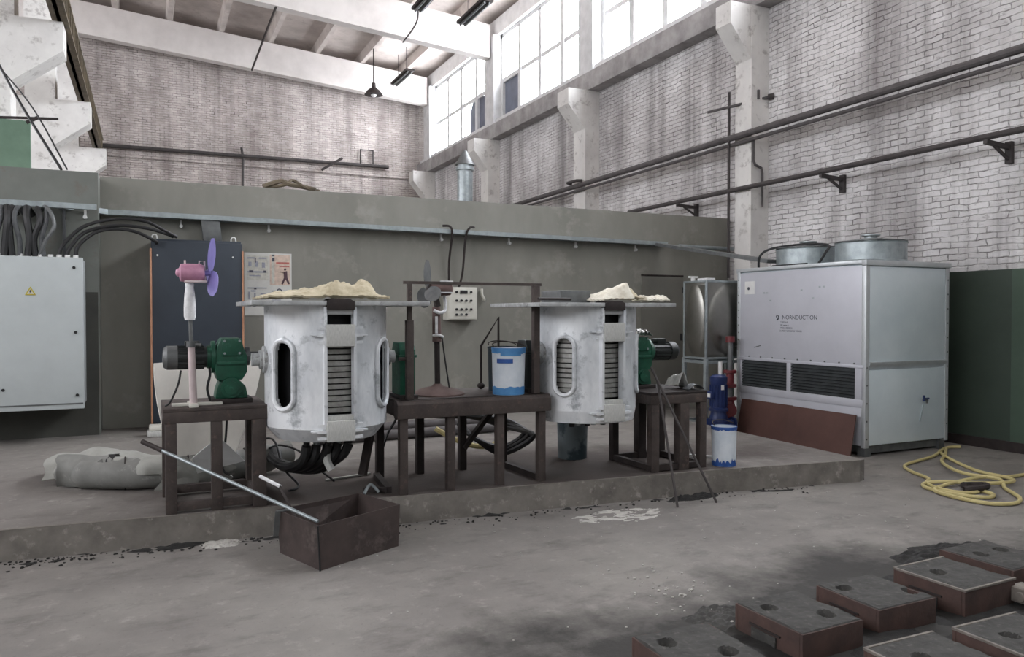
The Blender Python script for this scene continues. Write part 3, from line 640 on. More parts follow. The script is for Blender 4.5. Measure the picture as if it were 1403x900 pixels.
# ================================================================== FURNACES
def furnace(loc, label, wl, wr, chamfer=.03, full=True):
    R, H = .45, .98
    t = thing('induction_furnace', label, 'furnace')
    # shell, cut where slots and the coil opening are
    NA, NZ = 180, 98; sl_a = 53*PI/180
    bm = bmesh.new()
    def cell(a, z):
        da = a
        if abs(da)*R < .092 and z > .145: return True
        for s in (-1, 1, 2):
            c = s*sl_a if s != 2 else PI
            if s == 2: continue
            u = (a-c)*R; v = z-.485
            vv = max(abs(v)-.155, 0)
            if u*u+vv*vv < .082**2: return True
        return False
    V = {}
    def vert(i, j):
        i %= NA
        if (i, j) not in V:
            a = 2*PI*i/NA-PI; z = H*j/NZ
            rr = R-chamfer*max(0, 1-z/.10)
            V[(i, j)] = bm.verts.new((rr*math.sin(a), -rr*math.cos(a), z))
        return V[(i, j)]
    for i in range(NA):
        for j in range(NZ):
            a = 2*PI*(i+.5)/NA-PI; z = H*(j+.5)/NZ
            if cell(a, z): continue
            bm.faces.new((vert(i, j), vert(i+1, j), vert(i+1, j+1), vert(i, j+1)))
    bmesh.ops.recalc_face_normals(bm, faces=bm.faces)
    bmesh.ops.solidify(bm, geom=bm.faces[:], thickness=.02)
    b = MB(); b.add(bm); b.lathe([(.30, 0), (R-chamfer-.005, .0), (R-chamfer-.005, .02), (.30, .02)], seg=40, cap0=True, cap1=True)
    b.build('shell', 'alu', t)
    # slot rims
    for s in (-1, 1):
        pts = []
        for q in range(28):
            th = 2*PI*q/28; u = .092*math.cos(th); v = .092*math.sin(th)+(.155 if math.sin(th) >= 0 else -.155)
            a = s*sl_a+u/R; pts.append(((R+.008)*math.sin(a), -(R+.008)*math.cos(a), .485+v))
        MB().tube(pts, .019, 8, closed=True, smooth=False).build('slot_rim', 'alu', t)
    # coil and its dark refractory core
    co = MB()
    for q in range(12): co.lathe([(.372, -.016), (.392, -.016), (.392, .016), (.372, .016), (.372, -.016)], (0, 0, .23+q*.042), 40 if full else 12, cap0=False, cap1=False, a0=0 if full else -PI/2-.42, a1=2*PI if full else -PI/2+.42)
    co.build('coil', 'coil', t)
    MB().lathe([(.355, .1), (.355, .95)], seg=36).build('core', 'black', t)
    # front opening: side jambs, yoke blocks, bolts
    for s in (-1, 1):
        MB().box(s*.105-.012, s*.105+.012, -.485, -.40, .14, H-.01, .004).build('jamb', 'alu', t)
    MB().box(-.1, .1, -.50, -.40, .02, .165, .006).build('lower_yoke', 'yoke', t)
    MB().box(-.1, .1, -.50, -.40, .69, .845, .006).build('upper_yoke', 'yoke', t)
    MB().box(-.095, .095, -.47, -.40, .165, .2, .004).build('sill_block', 'yoke', t)
    MB().box(-.09, .09, -.475, -.42, .915, .975, .004).build('head_block', 'alu_dirty', t)
    for s in (-1, 1):
        for z in (.045, .09, .135, .72, .77, .82):
            L = .16 if z in (.09, .77) else .05
            MB().bar((s*.1, -.478, z), (s*(.1+.06), -.468, z), .02).build('bolt', 'alu', t)
        for z in (.09, .77): MB().prism([(s*.115, z-.008), (s*.115, z+.008), (s*.2, z+.004), (s*.2, z-.004)], -.462, -.41, 'y').build('lug', 'alu', t)
    # trunnion plates and shafts
    for s in (-1, 1):
        MB().lathe([(.10, 0), (.10, .025), (.07, .03), (.07, .05), (.045, .05), (.05, .105 if s < 0 else .09)], seg=24, mtx=Matrix.Translation((s*(R-.01), 0, .585)) @ Matrix.Rotation(s*PI/2, 4, 'Y')).build('trunnion', 'alu_dirty', t)
    # lid platform with a spout notch
    p = [(-wl, -.50), (-.1, -.50), (-.1, -.33), (.1, -.33), (.1, -.50), (wr, -.50), (wr, .5), (-wl, .5)]
    MB().prism(p, H, H+.032, 'z', .003).build('top_plate', 'alu_dirty', t)
    # rusty pouring lip lying in the notch
    MB().prism([(-.098, H-.03), (.098, H-.03), (.098, H+.028), (.06, H+.05), (-.06, H+.05), (-.098, H+.028)], -.505, -.30, 'y', .006).build('spout', 'rust_dark', t)
    # hose stubs below
    for q in range(5):
        x = -.16+q*.08
        MB().cyl((x, -.05+.03*(q % 2), -.07), (x, -.05+.03*(q % 2), .01), .024, 10).build('hose_nipple', 'galv' if q % 2 else 'black', t)
    t.location = loc
    return t
furnace((1.24, 5.93, .68), 'left silvery induction furnace with top plate between two rusty stands', .60, .66, .085, False)
furnace((3.53, 5.95, .68), 'right silvery induction furnace with oval slot, standing right of the bucket', .70, .62, .02)

# fibre blankets on the furnace lids
def blanket(name, x0, x1, y0, y1, z, hump, label, m='blanket', seed=0):
    def fn(u, v):
        x = x0+(x1-x0)*u; y = y0+(y1-y0)*v
        n = mnoise.noise(Vector((x*6+seed, y*6, seed))); n2 = mnoise.noise(Vector((x*19, y*17+seed, 3)))
        e = min(1, 6*min(u, 1-u, v, 1-v)+.12)
        h = hump(u, v)*(1+.5*n)*e+.020+.022*abs(n2)
        return (x+.03*n, y+.035*mnoise.noise(Vector((x*5, 9+seed, y*4))), z+max(h, .016))
    return tag(MB().grid(fn, 46, 22, .014).build(name, m), label, 'blanket')
hp = lambda u, v: .03*min(1, u*5)+.075*math.exp(-((u-.60)/.10)**2)*(1-.5*v)+.085*math.exp(-((u-.80)/.07)**2)*(1-.4*v)+.025*abs(math.sin(u*19+v*3))
blanket('fibre_blanket', .72, 1.62, 5.46, 6.0, 1.697, hp, 'crumpled cream fibre blanket heaped on the left furnace lid', seed=2.3)
blanket('fibre_blanket', 3.42, 3.74, 5.46, 5.9, 1.697, lambda u, v: .02+.13*u*(1-.3*v), 'folded off-white fibre blanket sloping up on the right furnace lid', 'blanket_white', 5.1)
blanket('fibre_blanket', 3.66, 3.86, 5.5, 5.8, 1.70, lambda u, v: .085*math.sin(PI*min(u*1.05, 1)), 'small tan rolled blanket beside the folded one on right furnace lid', 'blanket', 8.7)
blanket('fibre_blanket', 3.90, 4.05, 5.5, 5.8, 1.697, lambda u, v: .03*math.sin(PI*u)+.01, 'flat white blanket scrap on the right furnace lid', 'blanket_white', 1.7)
blanket('fibre_blanket', 4.03, 4.14, 5.5, 5.75, 1.697, lambda u, v: .055*math.sin(PI*u), 'curled white blanket scrap at the right end of the right furnace lid', 'blanket_white', 4.4)
tag(MB().box(3.17, 3.47, 5.75, 6.1, 1.694, 1.80, .006).build('furnace_box', 'steel_grey'), 'low grey metal box on the left end of the right furnace lid', 'box')
tag(MB().cyl((2.86, 5.55, 1.722), (3.2, 5.62, 1.722), .012, 8).build('stirring_rod', 'rust_dark'), 'dark rod lying on the left end of the right furnace lid', 'rod')

# ================================================================== GEARMOTORS AND BEARINGS
def gearmotor(label, m=1):
    """output axis along +X at z = .34 above the stand"""
    t = thing('gearmotor', label, 'gearmotor')
    X = lambda x: x*m
    MB().box(min(X(-.13), X(.16)), max(X(-.13), X(.16)), -.13, .13, 0, .035, .006).build('base_plate', 'rust_dark', t)
    MB().prism([(X(-.10), .035), (X(.13), .035), (X(.115), .12), (X(.08), .16), (X(-.07), .16), (X(-.09), .1)], -.1, .1, 'y', .01).build('pedestal', 'green_cast', t)
    MB().cyl((X(.01), -.13, .115), (X(.01), .12, .115), .075, 20).cyl((X(.01), -.145, .115), (X(.01), -.13, .115), .05, 16).build('worm_drum', 'green_cast', t)
    MB().prism([(X(-.085), .17), (X(.09), .17), (X(.125), .23), (X(.125), .35), (X(.10), .41), (X(.085), .48), (X(-.055), .48), (X(-.085), .42), (X(-.10), .35), (X(-.10), .23)], -.11, .11, 'y', .012).build('gear_housing', 'green_cast', t)
    MB().box(min(X(-.05), X(.085)), max(X(-.05), X(.085)), -.124, -.105, .35, .475, .006).build('cover_plate', 'green_cast', t)
    MB().box(min(X(-.09), X(.11)), max(X(-.09), X(.11)), -.125, -.1, .285, .31, .006).build('rib', 'green_cast', t)
    for x, z in ((-.035, .46), (.07, .46), (-.035, .37), (.07, .37)): MB().cyl((X(x), -.132, z), (X(x), -.12, z), .009, 8).build('bolt', 'galv', t)
    MB().cyl((X(-.12), 0, .34), (X(-.095), 0, .34), .12, 24).cyl((X(-.15), 0, .34), (X(-.12), 0, .34), .085, 20).build('flange', 'green_cast', t)
    mo = MB().cyl((X(-.36), 0, .34), (X(-.15), 0, .34), .078, 24)
    for q in range(14):
        a = 2*PI*q/14; mo.bar((X(-.35), .082*math.cos(a), .34+.082*math.sin(a)), (X(-.17), .082*math.cos(a), .34+.082*math.sin(a)), .007, .014)
    mo = mo.build('motor', 'motor_black', t)
    MB().lathe([(.088, 0), (.088, .07), (.07, .095), (.03, .1)], seg=22, mtx=Matrix.Translation((X(-.35), 0, .34)) @ Matrix.Rotation(-m*PI/2, 4, 'Y')).build('fan_cowl', 'steel_grey' if m > 0 else 'motor_black', mo)
    MB().box(min(X(-.3), X(-.2)), max(X(-.3), X(-.2)), -.05, .05, .41, .46, .006).build('terminal_box', 'motor_black', mo)
    MB().cyl((X(.12), 0, .34), (X(.15), 0, .34), .07, 18).cyl((X(.15), 0, .34), (X(.24), 0, .34), .034, 16).build('output_shaft', 'steel_grey', t)
    return t
g = gearmotor('green gearmotor with black motor on the left stand beside the pink fan')
g.location = (.555, 6.16, .94)
g2 = gearmotor('green gearmotor with black motor on the right stand, foil over its top', -1)
g2.location = (4.19, 6.1, .905)
tag(MB().grid(lambda u, v: (4.1+.16*u+.012*mnoise.noise(Vector((u*7, v*7, 1))), 5.94+.2*v, 1.40+.05*math.sin(PI*u)*(1-.6*abs(v-.5))+.025*mnoise.noise(Vector((u*9, v*9, 4)))), 16, 16, .004).build('foil_cover', 'foil'), 'crumpled shiny foil lying over the right green gearmotor', 'foil')
def bearing(x0, x1, y, z, zax, label, m='green_cast'):
    t = thing('pillow_block', label, 'bearing', ((x0+x1)/2, y, z))
    MB().box(x0-.01, x1+.01, y-.15, y+.15, z, z+.03, .004).build('base', 'rust_dark', t)
    MB().prism([(y-.11, z+.03), (y+.11, z+.03), (y+.11, zax+.05), (y+.07, zax+.11), (y-.07, zax+.11), (y-.11, zax+.05)], x0, x1, 'x', .008).build('housing', m, t)
    MB().box(x0-.008, x1+.008, y-.12, y+.12, zax-.01, zax+.012, .003).build('split_flange', m, t)
    for yy in (y-.09, y+.09): MB().cyl(((x0+x1)/2, yy, z+.03), ((x0+x1)/2, yy, z+.06), .014, 8).build('bolt', 'galv', t)
bearing(1.80, 1.93, 5.98, .93, 1.265, 'green bearing block on the stand at the right of the left furnace')
bearing(2.93, 2.99, 6.0, .93, 1.265, 'dark bearing block on the stand at the left of the right furnace', 'motor_black')

# ================================================================== FANS
fan = thing('pedestal_fan', 'pink and purple pedestal fan with taped neck on the left stand', 'fan', (.3, 6.0, .94))
MB().box(.16, .50, 5.99, 6.06, .94, .958, .004).box(.27, .33, 5.87, 6.2, .94, .957, .004).build('foot_cross', 'ivory', fan)
MB().cyl((.305, 6.02, .955), (.293, 6.02, 1.37), .026, 14, .024).build('lower_pole', 'pale_pink', fan)
MB().cyl((.293, 6.02, 1.36), (.293, 6.02, 1.40), .032, 12).cyl((.293, 6.02, 1.385), (.36, 6.0, 1.375), .013, 8).build('height_clamp', 'steel_grey', fan)
MB().cyl((.293, 6.02, 1.40), (.288, 6.02, 1.56), .014, 12).build('upper_pole', 'steel_grey', fan)
MB().lathe([(.033, 0), (.04, .03), (.04, .1), (.034, .19), (.028, .235), (.03, .255), (.022, .28)], (.285, 6.02, 1.555), 14).build('taped_neck', 'white_tape', fan)
MB().lathe([(.03, -.01), (.062, .0), (.066, .03), (.066, .13), (.055, .155), (.04, .16)], seg=20, mtx=Matrix.Translation((.225, 6.02, 1.895)) @ Matrix.Rotation(PI/2, 4, 'Y')).sphere((.225, 6.02, 1.895), .035).build('motor_housing', 'pink', fan)
MB().cyl((.255, 6.02, 1.95), (.255, 6.02, 1.985), .007, 8).build('oscillation_knob', 'pale_pink', fan)
MB().box(.25, .40, 5.965, 6.075, 1.825, 1.84, .004).tube([(.35, 6.02, 1.955), (.35, 6.02, 1.98), (.385, 6.02, 1.98), (.39, 6.02, 1.84)], .006, 8, smooth=False).build('motor_bracket', 'pale_pink', fan)
MB().cyl((.385, 6.02, 1.895), (.43, 6.02, 1.895), .02, 14).build('hub', 'purple', fan)
def blade(c, a, L, W, tw, mtx=None):
    def fn(u, v):
        r = .018+L*u; w = W*math.sin(PI*min(.12+u*.82, 1))**.7*(v-.5)
        return (w*math.sin(tw)+.015*u, w*math.cos(tw), r)
    return MB().add_grid(fn, Matrix.Translation(c) @ Matrix.Rotation(a, 4, 'X'))
def add_grid(s, fn, mtx):
    b = MB().grid(fn, 14, 8, .004); s.add(b.bm, mtx); return s
MB.add_grid = add_grid
for a in (.12, .12+2*PI/3, .12+4*PI/3): blade((.425, 6.02, 1.895), a, .235, .15, .42).build('blade', 'purple', fan)
MB().tube([(.22, 5.95, 1.2), (.2, 5.93, 1.1), (.15, 5.95, .98), (.12, 5.98, .95)], .007, 6).build('cord', 'black', fan)

f2 = thing('pedestal_fan', 'dusty brown pedestal fan with round base inside the rusty frame', 'fan', (2.19, 6.08, .93))
MB().lathe([(.225, 0), (.225, .012), (.14, .05), (.05, .07), (.03, .09)], (2.19, 6.08, .93), 32).build('round_base', 'dusty_brown', f2)
MB().cyl((2.19, 6.08, 1.01), (2.185, 6.08, 1.40), .024, 14).build('pole', 'rust_dark', f2)
MB().cyl((2.185, 6.08, 1.37), (2.18, 6.08, 1.66), .038, 14, .034).build('neck', 'dusty_brown', f2)
MB().tube([(2.14, 6.03, 1.63), (2.19, 6.02, 1.61), (2.245, 6.05, 1.63), (2.255, 6.07, 1.70), (2.24, 6.08, 1.8)], .014, 8).tube([(2.145, 6.06, 1.42), (2.18, 6.03, 1.425), (2.23, 6.06, 1.41)], .012, 8).bar((2.165, 6.035, 1.44), (2.165, 6.035, 1.58), .02, .014).build('tape_wraps', 'white_tape', f2)
MB().lathe([(.03, -.02), (.055, 0), (.06, .04), (.06, .14), (.04, .17)], seg=18, mtx=Matrix.Translation((2.30, 6.08, 1.81)) @ Matrix.Rotation(-PI/2, 4, 'Y')).build('motor_housing', 'dusty_brown', f2)
MB().box(2.2, 2.31, 6.02, 6.05, 1.845, 1.875, .006).box(2.2, 2.30, 6.02, 6.05, 1.77, 1.782, .003).build('housing_top', 'white_tape', f2)
MB().bar((2.15, 6.06, 1.82), (2.185, 6.06, 1.66), .045, .04).build('tilt_joint', 'rust_dark', f2)
MB().cyl((2.10, 6.08, 1.81), (2.14, 6.08, 1.81), .02, 12).build('hub', 'rust_dark', f2)
for a in (-.15, -.15+2*PI/3, -.15+4*PI/3): blade((2.10, 6.08, 1.81), a, .22, .14, .75).build('blade', 'steel_grey', f2)
MB().tube([(2.22, 6.05, 1.4), (2.245, 6.04, 1.2), (2.27, 6.02, 1.0), (2.28, 6.02, .95)], .007, 6).build('cord', 'black', f2)

# ================================================================== RUSTY FRAME, BENT ROD, BUCKETS
fr = thing('steel_gantry', 'rusty rectangular steel frame standing on the long middle stand', 'frame', (2.4, 5.8, .93))
MB().box(1.84, 1.875, 5.78, 5.815, .93, 1.835).box(1.828, 1.885, 5.77, 5.825, .93, 1.55, .003).build('post', 'rust', fr)
MB().box(2.935, 2.99, 5.77, 5.825, .93, 1.835, .003).build('post', 'rust', fr)
MB().bar((1.81, 5.797, 1.845), (3.01, 5.797, 1.845), .03, .022).build('crossbar', 'rust', fr)
MB().cyl((1.77, 5.8, 1.25), (1.84, 5.8, 1.25), .014, 8).build('stub', 'rust', fr)
p = [at(659, 540, Y=6.3), at(659, 474, Y=6.3), at(683, 435, Y=6.3), at(683, 500, Y=6.3)]
p[0].z = .935
tag(MB().tube([p[0], p[1], p[2], p[3], (p[3].x, p[3].y, .935)], .012, 8, smooth=False).sphere((p[0].x, p[0].y, .965), .035, (1, 1, .8)).build('bent_rod', 'rust_dark'), 'thin dark bent rod standing behind the blue and white bucket', 'rod')
def bucket(loc, r, h, label, body, lower, rim, lab=None, name='bucket', dirty=None):
    t = thing(name, label, 'bucket', loc); x, y, z = loc
    MB().lathe([(r*.93, 0), (r*.95, h*.25), (r, h), (r*.955, h), (r*.9, h*.2), (r*.88, .012)], (x, y, z), 32).build('body', body, t)
    if lower:
        bm = MB()
        def fn(u, v):
            a = 2*PI*u; top = h*((.17 if not dirty else .14)+(dirty or .05)*mnoise.noise(Vector((math.cos(a)*4, math.sin(a)*4, r*9))*(1 if not dirty else 1.6)))
            zz = top*v; rr = r*(.93+.02*zz/(h*.25))+.0025
            return (x+rr*math.cos(a), y+rr*math.sin(a), z+zz+.002)
        bm.grid(fn, 64, 4); bm.build('painted_foot', lower, t)
    if rim:
        def fn(u, v):
            a = 2*PI*u; lo = h*((.90 if not dirty else .93)+(.04 if not dirty else .09)*mnoise.noise(Vector((math.cos(a)*5, math.sin(a)*5, 2))))
            zz = lo+(h-lo)*v; rr = r*(.95+.05*(zz/h-.25)/.75)+.003
            return (x+rr*math.cos(a), y+rr*math.sin(a), z+zz)
        MB().grid(fn, 64, 3).build('painted_rim', rim, t)
    MB().lathe([(r*1.0, h-.012), (r*1.035, h-.01), (r*1.035, h+.004), (r*.96, h+.004)], (x, y, z), 32, cap0=False, cap1=False).build('rolled_rim', rim or body, t)
    MB().lathe([(r*.9, h*.55), (.0005, h*.55)], (x, y, z), 28, cap0=False, cap1=False).build('contents', 'rust_dark', t)
    hb = MB().tube([(x+r*1.0*math.cos(q*PI/10), y+.0+r*.75*math.sin(q*PI/10), z+h+.02+.03*math.sin(q*PI/10)) for q in range(11)], .005, 6)
    hb.build('handle', 'rust_dark', t)
    return t
bk = bucket((2.74, 5.86, .93), .14, .385, 'blue and white paint bucket on the long middle stand', 'bucket_white', 'bucket_blue', 'bucket_blue')
def wrap(a0, a1, z0, z1, m, name, r=.1385, c=(2.74, 5.86, .93)):
    MB().grid(lambda u, v: (c[0]+(r+.0035)*math.cos(a0+(a1-a0)*u), c[1]+(r+.0035)*math.sin(a0+(a1-a0)*u), c[2]+z0+(z1-z0)*v), 12, 2).build(name, m, bk)
wrap(-2.75, -1.75, .265, .30, 'label_blue', 'label_band'); wrap(-2.5, -1.2, .325, .35, 'bucket_blue', 'label_stripe')
bucket((2.835, 6.19, .93), .13, .38, 'dark empty bucket standing behind the blue and white bucket', 'bucket_dark', None, None)
bucket((4.83, 5.62, .2), .115, .36, 'slim white bucket with ragged blue paint on the platform edge', 'bucket_white', 'label_blue', 'label_blue', dirty=.13)
bucket((3.75, 6.55, .2), .15, .36, 'grey blue bucket on the platform under the right furnace', 'bucket_grey', None, None)
# ================================================================== RIGHT: TANK, PUMPS, COOLING TOWER
tk = thing('water_tank', 'stainless steel water tank with bulged panels on a frame behind the right stand', 'water tank', (7.1, 8.5, 0))
tx0, tx1, ty0, ty1, tz0, tz1 = 6.80, 7.55, 8.28, 8.74, 1.0, 2.04
MB().box(tx0, tx1, ty0, ty1, tz0, tz1, .006).build('shell', 'stainless', tk)
def bulge(face):
    def fn(u, v):
        s, q = 2*u-1, 2*v-1
        rr = math.sqrt(s*s+q*q); d = .055*max(0, 1-rr*rr)**.6 if rr < 1 else 0
        if face == 'f': return (tx0+.035+(tx1-tx0-.07)*u, ty0-.003-d, tz0+.05+(tz1-tz0-.1)*v)
        return (tx0-.003-d*.8, ty0+.03+(ty1-ty0-.06)*u, tz0+.05+(tz1-tz0-.1)*v)
    return MB().grid(fn, 36, 48)
bulge('f').build('bulged_panel', 'stainless', tk); bulge('s').build('bulged_panel', 'stainless', tk)
e = MB()
for x, y in ((tx0, ty0), (tx1, ty0), (tx0, ty1)): e.box(x-.014, x+.014, y-.014, y+.014, tz0-.01, tz1+.01, .004)
for z in (tz0, tz1): e.box(tx0, tx1, ty0-.014, ty0+.014, z-.014, z+.014, .003).box(tx0-.014, tx0+.014, ty0, ty1, z-.014, z+.014, .003)
e.build('edge_flange', 'galv', tk)
s = MB()
for x, y in ((tx0, ty0), (tx1, ty0), (tx0, ty1), (tx1, ty1)): s.box(x-.025, x+.025, y-.025, y+.025, 0, tz0-.01, .004)
for z in (.12, .95): s.box(tx0, tx1, ty0-.02, ty0+.02, z-.02, z+.02).box(tx0-.02, tx0+.02, ty0, ty1, z-.02, z+.02).box(tx0, tx1, ty1-.02, ty1+.02, z-.02, z+.02)
s.build('stand', 'galv', tk)
MB().box(6.83, 6.97, 8.3, 8.5, 2.054, 2.085, .004).build('hatch', 'white_tape', tk)
tag(MB().cyl((6.85, 8.62, 2.05), (6.85, 8.62, 2.1), .03, 12).bar((6.78, 8.62, 2.11), (6.93, 8.62, 2.11), .035, .025).build('tank_valve', 'white'), 'small white valve on top of the stainless tank', 'valve')
tag(MB().tube([(7.03, 8.22, 1.6), (7.06, 8.2, 1.9), (7.05, 8.3, 2.08), (6.98, 8.42, 2.09)], .022, 8).build('tank_hose', 'white'), 'white hose at the upper right corner of the stainless tank', 'hose') if False else None

def pump(x, y, label):
    t = thing('water_pump', label, 'pump', (x, y, 0))
    MB().lathe([(.10, 0), (.10, .03), (.06, .06), (.12, .12), (.13, .22), (.1, .30), (.1, .34)], (x, y, 0), 24).cyl((x-.18, y-.05, .17), (x+.18, y-.05, .17), .05, 16).build('volute', 'pump_blue', t)
    for s in (-1, 1): MB().cyl((x+s*.18, y-.05, .17), (x+s*.2, y-.05, .17), .085, 18).build('flange', 'pump_blue', t)
    m = MB().lathe([(.125, .34), (.125, .37), (.105, .38), (.105, .70), (.11, .71), (.11, .78), (.07, .81)], (x, y, 0), 24)
    for q in range(16):
        a = 2*PI*q/16; m.bar((x+.108*math.cos(a), y+.108*math.sin(a), .4), (x+.108*math.cos(a), y+.108*math.sin(a), .68), .008, .012)
    m.build('motor', 'pump_blue', t)
    MB().box(x-.16, x-.10, y-.05, y+.05, .5, .6, .008).build('terminal_box', 'pump_blue', t)
    MB().box(x-.162, x-.16, y-.03, y+.03, .52, .57).box(x-.05, x-.0, y-.112, y-.108, .62, .68).build('rating_plate', 'white', t)
    return t
tag(MB().cyl((6.98, 8.2, 0), (6.98, 8.2, .96), .03, 14).build('plastic_pipe', 'white'), 'short white upright pipe between the blue pump and the red valve', 'pipe')
pump(6.74, 7.95, 'blue vertical water pump standing before the stainless tank')
rp = thing('red_valve_pipe', 'dark red valve and riser pipe beside the blue pump and cooling tower', 'pipe', (7.07, 8.05, 0))
MB().cyl((7.06, 8.1, 0), (7.06, 8.1, 1.22), .035, 14).build('riser', 'steel_grey', rp)
MB().lathe([(.09, .16), (.09, .2), (.05, .21), (.07, .30), (.07, .36), (.05, .44), (.09, .45), (.09, .49)], (7.06, 8.1, 0), 20).cyl((7.06, 8.1, .33), (6.96, 7.98, .33), .04, 14).cyl((6.97, 7.99, .33), (6.94, 7.955, .33), .085, 18).build('valve_body', 'valve_red', rp)
MB().lathe([(.085, .62), (.085, .66), (.05, .67), (.05, .80), (.085, .81), (.085, .85)], (7.06, 8.1, 0), 20).build('upper_fitting', 'valve_red', rp)
MB().cyl((7.06, 8.1, 1.22), (7.06, 8.1, 1.30), .06, 14).build('elbow', 'valve_red', rp)

tw = thing('cooling_tower', 'large galvanised closed cooling tower with two fans at the right', 'cooling tower', (7.9, 7.1, 0))
X0, X1, Y0, Y1, ZT = 7.22, 8.60, 6.08, 8.14, 2.19
MB().box(X0+.05, X1-.05, Y0+.05, Y1-.05, .03, .12).box(X0+.02, X0+.12, Y0+.02, Y0+.12, 0, .1).box(X1-.12, X1-.02, Y0+.02, Y0+.12, 0, .1).box(X0+.02, X0+.12, Y1-.12, Y1-.02, 0, .1).box(X1-.12, X1-.02, Y1-.12, Y1-.02, 0, .1).build('base_skid', 'steel_grey', tw)
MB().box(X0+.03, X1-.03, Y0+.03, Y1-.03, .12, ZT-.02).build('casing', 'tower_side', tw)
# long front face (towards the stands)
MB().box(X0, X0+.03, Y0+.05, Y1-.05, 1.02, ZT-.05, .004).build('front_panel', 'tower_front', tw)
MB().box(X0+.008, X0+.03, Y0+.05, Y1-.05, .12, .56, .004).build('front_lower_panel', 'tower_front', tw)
MB().box(X0-.008, X0+.03, Y0+.03, Y1-.03, .99, 1.025, .004).box(X0-.004, X0+.03, Y0+.03, Y1-.03, .55, .64, .004).box(X0-.004, X0+.03, Y0+.03, Y0+.14, .64, .99, .004).box(X0-.004, X0+.03, Y1-.09, Y1-.03, .64, .99, .004).box(X0-.004, X0+.03, 7.18, 7.25, .64, .99, .004).build('louvre_frame', 'tower_front', tw)
for y0, y1 in ((Y0+.14, 7.18), (7.25, Y1-.09)):
    g = MB().box(X0+.024, X0+.03, y0, y1, .64, .99)
    for q in range(9):
        z = .66+q*.037; g.bar((X0+.012, y0, z), (X0+.012, y1, z), .006, .034, up=Vector((.75, 0, .66)))
    g.build('louvre', 'louvre', tw)
# end face
MB().box(X0+.05, X1-.06, Y0, Y0+.03, 1.06, ZT-.06, .004).build('end_panel', 'tower_side', tw)
MB().box(X0+.05, X1-.03, Y0, Y0+.03, .13, .97, .004).build('end_lower_panel', 'tower_side', tw)
MB().prism([(Y0+.03, .97), (Y0+.03, 1.06), (Y0-.022, 1.06), (Y0-.018, 1.03)], X0+.05, X1-.03, 'x').build('drip_ledge', 'tower_trim', tw)
pf = MB()
for x, y in ((X0, Y0), (X1-.05, Y0), (X0, Y1-.05)): pf.box(x-.004, x+.055, y-.004, y+.055, .1, ZT, .004)
pf.box(X0-.02, X1+.02, Y0-.02, Y0+.05, ZT-.05, ZT+.01, .005).box(X0-.02, X0+.05, Y0, Y1+.02, ZT-.03, ZT+.01, .005).box(X1-.05, X1+.02, Y0, Y1+.02, ZT-.05, ZT+.01).box(X0, X1, Y1-.03, Y1+.02, ZT-.05, ZT+.01).build('corner_posts', 'tower_trim', tw)
MB().box(X0, X1, Y0, Y1, ZT-.01, ZT+.012).build('roof', 'tower_side', tw)
bo = MB()
for q in range(9): bo.cyl((X0-.007, Y1-.025, .95-.1*q+1.1), (X0, Y1-.025, .95-.1*q+1.1), .009, 8)
for q in range(11): bo.cyl((X1-.02, Y0-.008, 2.0-.17*q), (X1-.02, Y0, 2.0-.17*q), .009, 8)
for q in range(5): bo.cyl((X0+.02, Y0-.008, .2+.2*q), (X0+.02, Y0, .2+.2*q), .009, 8)
for q in range(9): bo.cyl((X0-.012, Y0+.15+.21*q, 1.04), (X0, Y0+.15+.21*q, 1.04), .009, 8)
b_ = bo.build('bolt_heads', 'steel_grey', tw); b_['kind'] = 'stuff'
# lettering and sticker on the front panel
FM = Matrix(((0, 0, -1, X0-.0005), (-1, 0, 0, 0), (0, 1, 0, 0), (0, 0, 0, 1)))
def ftxt(sx, y, z, size, n): text(sx, size, n, 'logo', tw, Matrix.Translation((0, y, z)) @ FM, .0008)
ftxt('NORNDUCTION', 7.33, 1.532, .074, 'lettering'); ftxt('NORNDUCTION', 7.327, 1.535, .074, 'lettering_shadow') if False else None
for q, (w, y) in enumerate([('T: 0576-0', 7.36), ('W: www.ni', 7.36), ('M: 86-138 00 55', 7.36), ('CLOSED COOLING TOWER', 7.38)]): ftxt(w, y, 1.485-.036*q, .03, 'lettering')
MB().tube([(X0-.002, 7.41+.022*math.cos(a), 1.555+.028*math.sin(a)) for a in [q*PI/6+.6 for q in range(10)]], .005, 6, smooth=False).tube([(X0-.002, 7.43, 1.57), (X0-.002, 7.40, 1.52)], .006, 6, smooth=False).build('logo', 'logo', tw)
MB().box(X0-.003, X0, 7.82, 8.0, 1.86, 2.03, .001).build('sticker', 'white', tw)
MB().cyl((X0-.004, 7.93, 1.935), (X0-.002, 7.93, 1.935), .022, 10).build('sticker_mark', 'logo', tw)
for y, z in ((7.63, 1.86), (7.0, 1.88), (6.72, 1.91), (6.66, 1.91), (7.52, 1.76), (6.82, 1.78), (7.58, 1.86)): MB().box(X0-.002, X0, y, y+.03, z, z+.02).build('scuff_mark', 'galv', tw)
MB().bar((X0-.001, 7.82, 1.16), (X0-.001, 7.70, 1.19), .003, .012).build('scratch', 'steel_grey', tw)
# drain tap with blue handle on the end face
tp = MB().cyl((8.17, Y0, .60), (8.17, Y0-.06, .60), .014, 10).cyl((8.17, Y0-.05, .60), (8.17, Y0-.05, .565), .012, 10).build('drain_tap', 'steel_grey', tw)
MB().box(8.12, 8.2, Y0-.062, Y0-.046, .61, .63, .004).box(8.10, 8.125, Y0-.064, Y0-.044, .59, .66, .004).build('tap_handle', 'pump_blue', tp)
MB().bar((8.17, Y0-.003, .55), (8.11, Y0-.003, .35), .016, .004).build('water_stain', 'galv', tw)
